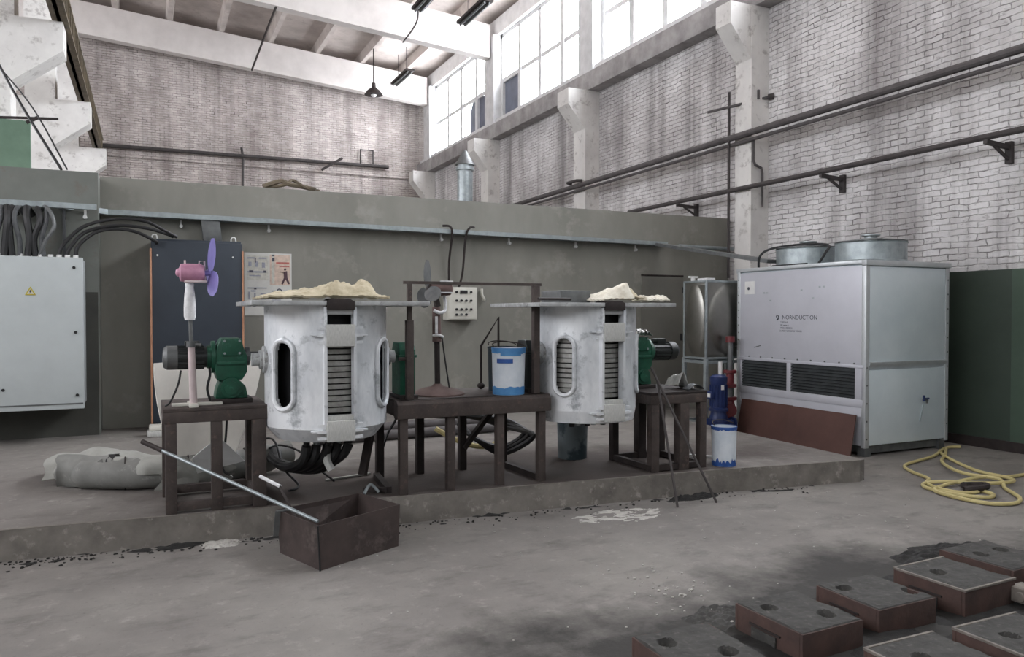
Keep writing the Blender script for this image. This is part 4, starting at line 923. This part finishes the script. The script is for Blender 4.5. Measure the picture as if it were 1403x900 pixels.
# two roof fans
for i, (fx, fy) in enumerate(((7.93, 6.62), (7.93, 7.6))):
    r = .40
    MB().lathe([(r+.03, ZT+.01), (r+.03, ZT+.03), (r, ZT+.05), (r, ZT+.25), (r+.015, ZT+.26), (r-.03, ZT+.26), (r-.03, ZT+.04)], (fx, fy, 0), 40).build('fan_ring', 'galv', tw)
    gd = MB()
    for q in range(3): gd.tube([(fx+(r-.12*q)*math.cos(k*PI/16), fy+(r-.12*q)*math.sin(k*PI/16), ZT+.275+.016*q) for k in range(32)], .006, 6, closed=True, smooth=False)
    for q in range(12):
        a = q*PI/6; gd.cyl((fx+.06*math.cos(a), fy+.06*math.sin(a), ZT+.315), (fx+r*math.cos(a), fy+r*math.sin(a), ZT+.27), .006, 6)
    gd.build('fan_guard', 'steel_grey', tw)
    MB().cyl((fx, fy, ZT+.26), (fx, fy, ZT+.35), .075, 18).cyl((fx, fy, ZT+.35), (fx, fy, ZT+.365), .11, 18).build('fan_motor', 'galv', tw)
    fb = MB()
    for q in range(5):
        a = q*2*PI/5; fb.bar((fx+.05*math.cos(a), fy+.05*math.sin(a), ZT+.2), (fx+.34*math.cos(a), fy+.34*math.sin(a), ZT+.2), .11, .01)
    fb.build('fan_blades', 'steel_grey', tw)
tag(MB().tube([(7.5, 8.05, 2.22), (7.48, 8.0, 2.38), (7.55, 7.85, 2.47), (7.7, 7.45, 2.50), (7.8, 7.15, 2.47), (7.7, 7.1, 2.36), (7.6, 7.12, 2.22)], .016, 8).tube([(7.6, 7.9, 2.24), (7.5, 7.6, 2.23), (7.5, 7.2, 2.23)], .013, 6).build('fan_cable', 'black'), 'black cable looping over the roof of the cooling tower between its fans', 'cable')
# boards leaning at its foot
for y0, y1, xb, xt, lab in ((7.1, 8.02, 7.10, 7.195, 'brown board leaning on the cooling tower, the one further left'), (6.12, 7.14, 7.03, 7.16, 'brown board leaning on the cooling tower by its near corner')):
    MBo = MB().hull8([(xb, y0, .0), (xb, y1, .0), (xb+.012, y1, .0), (xb+.012, y0, .0)], [(xt, y0+.03, .47), (xt, y1, .47), (xt+.012, y1, .47), (xt+.012, y0+.03, .47)])
    tag(MBo.build('leaning_board', 'brown_board'), lab, 'board')

# hose
hz = [(8.75, 6.02), (8.55, 6.05), (8.15, 5.83), (7.75, 5.32), (7.55, 4.98), (7.42, 4.62), (7.3, 4.5), (7.1, 4.52), (6.9, 4.62), (6.68, 4.78), (6.56, 4.86), (6.42, 4.74), (6.4, 4.52), (6.45, 4.35), (6.56, 4.25), (6.7, 4.3), (6.75, 4.45)]
h1 = [(x, y, .018+(.02 if 4 < i < 10 else 0)) for i, (x, y) in enumerate(hz)]
tag(MB().tube(h1, .017, 8).build('water_hose', 'hose_yellow'), 'yellow hose loosely looped from cooling tower corner across the floor', 'hose')
h2 = [(8.5, 6.02), (8.1, 5.75), (7.7, 5.5), (7.3, 5.1), (7.2, 4.85), (7.25, 4.6), (7.05, 4.42), (6.9, 4.25), (6.75, 4.1), (6.55, 4.02), (6.35, 4.1), (6.3, 4.35), (6.36, 4.6), (6.55, 4.7), (6.85, 4.7), (7.2, 4.72), (7.6, 4.7), (8.2, 4.72)]
tag(MB().tube([(x, y, .02+(.025 if i in (3, 4, 5, 14, 15) else 0)) for i, (x, y) in enumerate(h2)], .017, 8).build('water_hose', 'hose_yellow'), 'second pale hose in the loose coil, running off right along the floor', 'hose')
h3 = [(8.3, 5.95), (7.9, 5.75), (7.2, 5.55), (6.95, 5.3), (6.8, 5.0), (6.62, 4.88), (6.5, 4.7), (6.5, 4.5), (6.65, 4.42), (6.8, 4.5)]
tag(MB().tube([(x, y, .018) for x, y in h3], .016, 8).build('water_hose', 'hose_yellow'), 'shorter yellow hose bowed towards the camera below the cooling tower corner', 'hose')
tag(MB().tube([(6.6, 4.5, .03), (6.75, 4.42, .05), (6.9, 4.5, .04), (6.82, 4.6, .03), (6.68, 4.56, .05)], .03, 8).build('hose_fitting', 'rust_dark'), 'dark coupling lying inside the yellow hose coil', 'coupling')

# ================================================================== TROUGH AND LONG RODS
A, B, C = Vector((.97, 4.84, 0)), Vector((1.56, 5.13, 0)), Vector((.80, 5.32, 0)); D = B+C-A
At, Bt, Ct, Dt = Vector((.955, 4.83, .285)), Vector((1.575, 5.14, .285)), Vector((.78, 5.36, .285)), Vector((1.405, 5.60, .285))
to = thing('steel_trough', 'rusty open steel trough on the floor in front of the platform', 'trough', (1.18, 5.2, 0))
def plate(p, q, r, s_, th):
    n = (Vector(q)-Vector(p)).cross(Vector(s_)-Vector(p)).normalized()*th
    return [Vector(v) for v in (p, q, r, s_)], [Vector(v)+n for v in (p, q, r, s_)]
for nm, quad in (('front_plate', (A, B, Bt, At)), ('end_plate', (C, A, At, Ct)), ('end_plate', (B, D, Dt, Bt)), ('back_plate', (D, C, Ct, Dt))):
    MB().hull8(*plate(*quad, -.007)).build(nm, 'trough', to)
MB().tube([A+Vector((-.003, -.004, .0)), At+Vector((-.003, -.004, 0))], .006, 6, smooth=False).build('corner_seam', 'black', to)
zf = Vector((0, 0, .012)); MB().hull8([A, B, D, C], [A+zf, B+zf, D+zf, C+zf]).build('bottom_plate', 'rust_dark', to)
lr = thing('long_rod', 'long steel rod leaning from the left stand down to the trough', 'rod', (.5, 5.3, .3))
MB().cyl((.07, 5.76, .683), (.965, 4.88, .30), .0115, 12).build('shaft', 'galv', lr)
MB().tube([(.09, 5.74, .675), (-.03, 5.858, .726)], .017, 10, smooth=False).build('grip', 'rust_dark', lr)
tag(MB().tube([(.03, 5.80, .70), (-.06, 5.888, .738)], .022, 10, smooth=False).build('rod_grip', 'rust_dark'), 'dark grip end of the long steel rod left of the stand', 'grip') if False else None
r2 = thing('poker', 'dark poker with pale tip leaning in the trough', 'poker', (.9, 5.2, .02))
MB().tube([(.935, 5.0, .02), (.86, 5.16, .3), (.795, 5.32, .455)], .009, 8, smooth=False).build('shaft', 'rust_dark', r2)
MB().tube([(.80, 5.31, .45), (.69, 5.45, .50)], .012, 8, smooth=False).build('pale_tip', 'white_tape', r2)
tag(MB().bar((.77, 5.31, .12), (.782, 5.29, .292), .035, .006).bar((.775, 5.295, .29), (.86, 5.30, .29), .035, .006).build('trough_hook', 'steel_grey'), 'small steel hook strap hung over the left wall of the trough', 'hook')
for a, b, lab in (((4.055, 5.555, .90), (3.96, 5.17, .0), 'thin steel rod leaning on the right stand, the left and shorter of the pair'), ((4.06, 5.58, 1.0), (4.36, 5.16, 0), 'long thin steel rod leaning on the right stand, slanting right to the floor')):
    a, b = Vector(a), Vector(b); e2 = b+(a-b)*1.13
    tag(MB().tube([b, e2], .011, 8, smooth=False).build('steel_bar', 'pipe_dark'), lab, 'rod')
tag(MB().grid(lambda u, v: (4.38+.2*u, 5.72+.2*v, .912+.15*math.exp(-((u-.3)/.25)**2)*(1-.4*v)+.03*abs(mnoise.noise(Vector((u*8, v*8, 2))))), 18, 14, .005).build('crumpled_bag', 'bag'), 'crumpled silvery bag lying on the right stand', 'bag')
tag(MB().grid(lambda u, v: (4.44+.17*u, 5.63+.1*v, .912+.045*math.sin(PI*u)+.015*abs(mnoise.noise(Vector((u*8, v*8, 7))))), 14, 10, .004).build('dark_rag', 'rubber_grey'), 'dark grey rag on the front edge of the right stand beside the silvery bag', 'rag')
tag(MB().bar((4.75, 6.2, .21), (5.02, 5.85, .215), .03, .02).build('steel_offcut', 'white'), 'small white offcut on the platform behind the slim white bucket', 'offcut')

# ================================================================== WRAPPED DUCT, SHEET, HOSES UNDER THE FURNACES
duct = thing('wrapped_cable_duct', 'thick grey wrapped cable duct lying along the platform behind the left stand', 'duct', (.2, 6.9, .2))
MB().tube([(-.62, 7.3, .30), (-.45, 7.08, .31), (-.05, 6.85, .325), (.5, 6.82, .325), (.9, 6.98, .34), (1.15, 7.05, .38)], [.085, .12, .125, .125, .12, .10], 16).build('wrapping', 'wrap', duct)
def flap(x0, x1, a0, a1, seed, yo=0):
    def fn(u, v):
        jag = .06*mnoise.noise(Vector((v*6, seed, 2)))
        x = x0+(x1-x0)*u+(jag if u > .5 else -jag*.4); t_ = min(max((x+.62)/.6, 0), 1); cy_ = 7.26-.42*t_
        a = a0+(a1-a0)*v; r = .145+.018*mnoise.noise(Vector((x*6, v*3, seed)))+.012*u
        return (x, cy_+yo-r*math.cos(a)*(1.0+.35*v), max(.315+r*math.sin(a)*(1-.15*v), .21))
    return fn
for q, (x0, x1, a0, a1) in enumerate([(-.66, -.28, -.9, 2.5), (-.24, .12, .15, 2.6), (.1, .62, -.5, 1.2)]):
    MB().grid(flap(x0, x1, a0, a1, 3.1*q), 22, 20, .006).build('torn_flap', 'wrap_sheet' if q else 'wrap', duct)
for x, y in ((-.16, 6.9), (.3, 6.82), (.75, 6.92)): MB().tube([(x, y+.13*math.cos(k*PI/8), .325+.13*math.sin(k*PI/8)) for k in range(16)], .006, 6, closed=True, smooth=False).build('binding_wire', 'rust_dark', duct)
MB().grid(lambda u, v: (-.30+.05*v+.03*mnoise.noise(Vector((v*5, 1, 1)))+.05*u, 7.1-.2+.24*v, .425+.04*math.sin(PI*v)), 4, 14).build('dark_lining', 'black', duct)  # black strip painting the dark gap between the torn flaps
tag(MB().grid(lambda u, v: (-.78+1.0*u+.05*mnoise.noise(Vector((u*4, v*4, 3))), 7.30+.55*v-.1*u, .215+.20*math.sin(PI*min(v*1.1, 1))*(.45+.55*math.sin(PI*min(u+.1, 1)))+.035*mnoise.noise(Vector((u*6, v*6, 5)))+.03), 26, 16, .006).build('sacking_sheet', 'wrap_sheet'), 'loose grey sheet lying rumpled behind the wrapped duct', 'sheet')
# curved pale sheet behind the left stand
def shf(u, v):
    a = (u-.5)*1.2; zb = .36; z = zb+(1.22-zb)*v
    w = .74*(1-.5*(1-v)**1.6)
    return (.47+w*math.sin(a)*1.0-.06*(1-v), 6.78-.10*v+.14*math.cos(a*2.2)-.1+.20*v, z-.0+.03*(u-.5)*v)
tag(MB().grid(shf, 24, 20, .008).build('pale_sheet', 'sheet_metal'), 'curved pale sheet standing behind the left stand under the motor', 'sheet')
tag(MB().hull8([(.32, 6.58, .46), (.52, 6.58, .62), (.52, 6.6, .62), (.32, 6.6, .46)], [(.36, 6.62, .33), (.72, 6.62, .40), (.72, 6.64, .40), (.36, 6.64, .33)]).build('folded_sheet', 'white'), 'folded white paper sheet lying low behind the left stand', 'paper')
def hoseset(cx, cy_, pts_list, group, lab, r=.028):
    for pts in pts_list: tag(MB().tube(pts, r, 8).build('water_hose', 'rubber'), lab, 'hose', group)
hoseset(1.24, 5.9, [[(1.08+.08*q, 5.88+.03*(q % 2), .61), (1.06+.07*q, 5.92, .5), (1.0+.05*q, 6.1+.03*q, .42-.015*q), (.98, 6.55, .36+.02*(q % 2)), (.95+.02*q, 6.95, .36+.03*(q % 3))] for q in range(5)], 'black hoses under the left furnace', 'thick black hose sagging from beneath the left furnace towards the wrapped duct', .036)
tag(MB().tube([(1.24, 5.9, .62), (1.23, 5.88, .5), (1.26, 5.86, .42)], .03, 8).build('pale_hose', 'yoke'), 'short pale hose hanging below the middle of the left furnace', 'hose')
tag(MB().bar((1.60, 6.0, .67), (1.52, 5.95, .34), .07, .03).build('support_strut', 'rust_dark'), 'dark slanting strut below the right side of the left furnace', 'strut')
hoseset(2.9, 6.6, [[(2.2, 7.2, .75), (2.5, 7.1, .62), (2.85, 7.0, .60), (3.2, 6.9, .55-.03*q), (3.3, 6.7-.1*q, .45), (3.05, 6.65, .34-.03*q), (2.8, 6.7, .42), (2.7, 6.9, .55)] for q in range(3)], 'black hoses behind the middle stand', 'black hose looped behind the right half of the long middle stand', .026)
tag(MB().tube([(2.5, 7.0, .5), (2.75, 6.85, .36), (3.0, 6.8, .33), (3.15, 6.9, .42)], .026, 8).build('yellow_hose', 'hose_yellow'), 'dull yellow hose loop seen under the long middle stand', 'hose')
for q, (z, y) in enumerate(((.26, 8.3), (.26, 8.9))): tag(MB().cyl((1.6, y, z), (3.9, y+.05, z), .055, 12).build('floor_pipe', 'pipe'), ['grey pipe lying on the platform behind the middle stand, the nearer of two', 'grey pipe lying on the platform behind the middle stand, nearer the partition'][q], 'pipe')
for pts, lab in (([(1.95, 6.75, .8), (2.2, 6.9, .72), (2.45, 6.9, .70), (2.7, 6.8, .78)], 'dark cable sagging behind the rear legs of the middle stand'), ([(1.9, 6.7, .74), (2.05, 6.8, .66), (2.0, 6.9, .5), (1.93, 6.9, .3)], 'thin dark wire dangling behind the left end of the middle stand')):
    tag(MB().tube(pts, .012, 6).build('loose_cable', 'rubber'), lab, 'cable')
for pts, lab in (([(.78, 6.9, .5), (.95, 6.7, .55), (1.0, 6.45, .35), (1.1, 6.35, .22), (1.0, 6.2, .215)], 'thin black wire tangle between the left stand and left furnace'), ([(.6, 6.7, .9), (.58, 6.68, .6), (.55, 6.64, .36), (.6, 6.6, .3)], 'thin black wire hanging behind the left stand'), ([(.9, 7.1, .36), (1.0, 6.8, .48), (1.15, 6.6, .45), (1.3, 6.5, .3), (1.4, 6.4, .215)], 'black wire arching up from the wrapped duct below the left furnace')):
    tag(MB().tube(pts, .009, 6).build('loose_wire', 'black'), lab, 'wire')
tag(MB().tube([(.43, 6.05, .945), (.4, 6.05, 1.05), (.42, 6.06, 1.15), (.42, 6.1, 1.2)], .009, 6).build('motor_cable', 'black'), 'black cable rising from the left stand to the black motor', 'cable')
bs = thing('rag_stack', 'small stack of pale rags at the foot of the slate panel', 'rag', (.12, 9.7, .2))
MB().box(.0, .2, 9.65, 9.85, .2, .27, .02).build('lower_rag', 'yoke', bs); MB().box(.02, .18, 9.66, 9.84, .27, .33, .02).build('upper_rag', 'ivory', bs)
tag(MB().box(-.02, .12, 9.7, 9.9, .745, .85, .004).build('socket_box', 'ivory'), 'x', 'socket') if False else None
tag(MB().tube([(1.5, 5.82, .22), (1.56, 5.86, .28), (1.62, 5.84, .22)], .012, 8).build('steel_ring', 'galv'), 'bent bright steel piece on the platform left of the middle stand', 'scrap')
tag(MB().bar((1.55, 6.0, .215), (1.7, 5.86, .225), .05, .03).build('steel_offcut', 'rust_dark'), 'rusty steel offcut at the left foot of the middle stand', 'offcut')
tag(MB().bar((1.35, 6.5, .21), (1.75, 6.6, .212), .035, .012).build('wood_strip', 'wrap_sheet'), 'pale strip lying on the platform behind the left furnace hoses', 'strip')

# ================================================================== MOULDING BOXES
def mould(x, y, w, d, h, label, rot=0, rim=False, holes=((.25, .7), (.72, .28))):
    t = thing('moulding_box', label, 'moulding box', (0, 0, 0), 'moulding boxes on the floor')
    b = MB()
    th = .018
    for (x0, x1, y0, y1) in ((-w/2, w/2, -d/2, -d/2+th), (-w/2, w/2, d/2-th, d/2), (-w/2, -w/2+th, -d/2+th, d/2-th), (w/2-th, w/2, -d/2+th, d/2-th)): b.box(x0, x1, y0, y1, 0, h, .004)
    b.build('frame', 'mould', t)
    if rim: MB().box(-w/2-.004, w/2+.004, -d/2-.004, -d/2+.01, h-.004, h+.008, .002).box(-w/2-.004, -w/2+.01, -d/2, d/2, h-.004, h+.008, .002).box(-w/2, w/2, d/2-.01, d/2+.004, h-.004, h+.008, .002).build('bright_rim', 'rim', t)
    # packed sand with two pouring holes
    def fn(u, v):
        px, py_ = -w/2+.002+(w-.004)*u, -d/2+.002+(d-.004)*v
        z = h+.006-(.012 if min(u, 1-u, v, 1-v) < .001 else 0)+.006*mnoise.noise(Vector((px*9+x*3, py_*9+y*5, 1)))+.004*mnoise.noise(Vector((px*31, py_*31, 3)))
        for hu, hv in holes:
            q = math.hypot(px-(-w/2+w*hu), py_-(-d/2+d*hv))
            if q < .042: z -= .055*(1-(q/.042)**6)
        return (px, py_, z)
    MB().grid(fn, 46, 46).build('packed_sand', 'sand', t)
    for hu, hv in holes:
        MB().lathe([(.039, 0), (.001, 0)], (-w/2+w*hu, -d/2+d*hv, h-.03), 18, cap0=False, cap1=False).build('pouring_hole', 'sand_black', t)
    MB().box(-w/2-.012, -w/2+.0, -d*.14, d*.22, h*.05, h*.45, .004).build('lug', 'sand', t)
    MB().box(-w/2-.010, -w/2, -d*.2, d*.26, h*.5, h*.58, .003).build('lug_rib', 'rust_dark', t)
    t.location = (x, y, 0); t.rotation_euler = (0, 0, rot)
    return t
mould(2.19, 2.71, .42, .42, .13, 'moulding box of packed sand cut by the bottom edge, leftmost of all', -.03)
mould(2.90, 2.83, .40, .44, .13, 'moulding box with two holes, second from the left in the far row', .02)
mould(3.48, 2.86, .42, .40, .13, 'wide reddish moulding box third from the left, between plain and bright-rimmed ones', .0, holes=((.22, .74), (.9, .3)))
mould(4.08, 2.84, .44, .42, .145, 'moulding box with bright metal rim at the far end of the row', .03, True, ((.35, .6),))
mould(3.05, 2.17, .44, .42, .13, 'bright-rimmed moulding box cut by the bottom edge, left of the near pair', -.02, True, ((.35, .6), (.7, .2)))
mould(3.62, 2.14, .46, .44, .13, 'bright-rimmed moulding box in the lower right corner, right of the near pair', -.02, True, ((.35, .62), (.7, .2)))
mould(4.75, 3.02, .44, .46, .11, 'sand-heaped moulding box at the right edge, furthest right of the row', .02, False, ((.3, .6), (.75, .6)))
tag(MB().box(4.27, 4.40, 2.52, 2.66, .03, .11, .008).cyl((4.27, 2.58, .07), (4.25, 2.58, .07), .025, 12).build('steel_lug', 'rim'), 'small bright metal lug block beside the bright-rimmed box', 'block')
def heap(name, x0, x1, y0, y1, h, mname, label, seed, n=60):
    def fn(u, v):
        e = max(0, 1-((2*u-1)**2+(2*v-1)**2)*(1+.55*mnoise.noise(Vector((u*4+seed, v*4, 2)))))
        k = mnoise.noise(Vector((u*13, v*13, seed)))
        return (x0+(x1-x0)*u, y0+(y1-y0)*v, -.006+h*min(e*2.2, 1)*(.5+.6*k)+.004*mnoise.noise(Vector((u*60, v*60, seed))))
    o = MB().grid(fn, n, n).build(name, mname); tag(o, label, 'sand', None, 'stuff'); return o
heap('loose_sand', 1.6, 5.6, 1.6, 3.3, .03, 'sand_black', 'dark loose moulding sand trodden around the boxes', 1.2, 110)
heap('loose_sand', 2.5, 3.0, 3.0, 3.35, .035, 'sand', 'low sand heap behind the second moulding box', 6.2)
heap('loose_sand', 4.3, 5.3, 3.1, 3.6, .05, 'sand_black', 'dark sand heap at the right edge behind the boxes', 3.7)
heap('spilled_powder', 2.95, 3.85, 4.95, 5.4, .0135, 'powder', 'white powder spilled on the floor before the platform', 4.4, 50)
heap('debris', .3, .62, 5.60, 5.80, .03, 'powder', 'small pale debris heap at the foot of the platform under the left stand', 9.1, 30)
heap('debris', 4.0, 4.6, 5.3, 5.46, .04, 'sand_black', 'dark debris against the platform by the leaning rods', 5.5, 40)
# rubble strip along the kerb
rnd = random.Random(4)
def kerb_y(x):
    for (xa, ya), (xb, yb) in zip(front[:-1], front[1:]):
        if xa <= x <= xb: return ya+(yb-ya)*(x-xa)/(xb-xa)
    return 5.3
def strip(u, v):
    x = -1.6+7.2*u; n = mnoise.noise(Vector((x*2.2, v*1.5, 3))); n2 = mnoise.noise(Vector((x*14, v*5, 8)))
    amt = max(0, n*1.1+.12+(.1 if x < 1.7 else -.12))
    return (x, kerb_y(x)-.014-.20*v+.03*n2, -.007+.055*min(amt, .6)*(1-v)*(.55+.75*n2)*(1 if v < 1 else 0))
rb = MB().grid(strip, 520, 10)
for q in range(420):
    x = rnd.uniform(-1.6, 1.8) if q < 300 else rnd.uniform(1.8, 5.6)
    y = kerb_y(x)-.03-abs(rnd.gauss(0, .10)); r = rnd.uniform(.003, .011)
    t_ = bmesh.new(); bmesh.ops.create_icosphere(t_, subdivisions=1, radius=r)
    for v in t_.verts: v.co = Vector((v.co.x*rnd.uniform(.7, 1.9), v.co.y*rnd.uniform(.7, 1.4), v.co.z*rnd.uniform(.4, 1)))
    rb.add(t_, Matrix.Translation((x, y, r*.4)) @ Matrix.Rotation(rnd.uniform(0, 3), 4, 'Z'))
tag(rb.build('rubble', 'sand_black'), 'dark crumbs and rubble along the foot of the platform', 'rubble', None, 'stuff')
ke = MB()
for (xa, ya), (xb, yb) in zip(front[:-2], front[1:-1]):
    n_ = max(2, int((xb-xa)/.06))
    ke.grid(lambda u, v, xa=xa, ya=ya, xb=xb, yb=yb: (xa+(xb-xa)*u, ya+(yb-ya)*u-.004+(.03+.018*mnoise.noise(Vector(((xa+(xb-xa)*u)*7, 1, 1))))*v, .2045), n_, 1)
S(ke.build('kerb_edge', 'rim'))
gr = MB()
for q in range(70):
    x, y = rnd.gauss(2.75, .12), rnd.gauss(3.5, .22); r = rnd.uniform(.003, .009)
    gr.sphere((x, y, r*.7), r, (1.3, 1, .8), 1)
for q in range(90):
    x, y = rnd.uniform(1, 6), rnd.uniform(2.8, 5.2); r = rnd.uniform(.003, .007); gr.sphere((x, y, r*.7), r, (1.3, 1, .7), 1)
tag(gr.build('floor_crumbs', 'powder'), 'scattered pale crumbs over the concrete floor', 'crumbs', None, 'stuff')

for kind_, phrase in (('steel_stand', 'rusty steel stands'), ('induction_furnace', 'induction furnaces on the platform'), ('gearmotor', 'green gearmotors'), ('pedestal_fan', 'pedestal fans'), ('fibre_blanket', 'fibre blankets on the furnace lids'),
                      ('bucket', 'paint buckets'), ('leaning_board', 'brown boards at the cooling tower'), ('pipe_bracket', 'brackets of the low wall pipe'), ('power_cable', 'cables at the grey cabinet'), ('control_cable', 'cables of the control box'),
                      ('floor_pipe', 'pipes on the platform'), ('steel_bar', 'rods leaning on the right stand'), ('water_hose', 'yellow hoses on the floor'), ('heating_pipe', 'pipes on the side wall'), ('drain_pipe', 'pipes on the white column'), ('pillow_block', 'trunnion bearing blocks'), ('sagging_wire', 'wires at the left column'), ('loose_wire', 'loose wires by the left stand')):
    for o_ in list(SC.objects):
        if o_.parent is None and o_.name.split('.')[0] == kind_ and 'group' not in o_: o_['group'] = phrase

# ================================================================== LIGHT
w = bpy.data.worlds.new('world'); SC.world = w; w.use_nodes = True
bg = w.node_tree.nodes['Background']; bg.inputs[0].default_value = (.93, .96, 1, 1); bg.inputs[1].default_value = AMB
def area(name, loc, rot, sx, sy, power, col=(1, 1, 1)):
    L = bpy.data.lights.new(name, 'AREA'); L.shape = 'RECTANGLE'; L.size = sx; L.size_y = sy; L.energy = power; L.color = col
    o = bpy.data.objects.new(name, L); COL.objects.link(o); o.location = loc; o.rotation_euler = rot; return o
for args in AREAS: area(*args)

SC.view_settings.view_transform = 'Standard'; SC.view_settings.look = 'None'
SC.view_settings.gamma = 1; SC.view_settings.use_curve_mapping = False
SC.view_settings.exposure = EXPO
SC.cycles.use_denoising = True; SC.cycles.max_bounces = 8; SC.cycles.diffuse_bounces = 5
SC.cycles.sample_clamp_indirect = 6
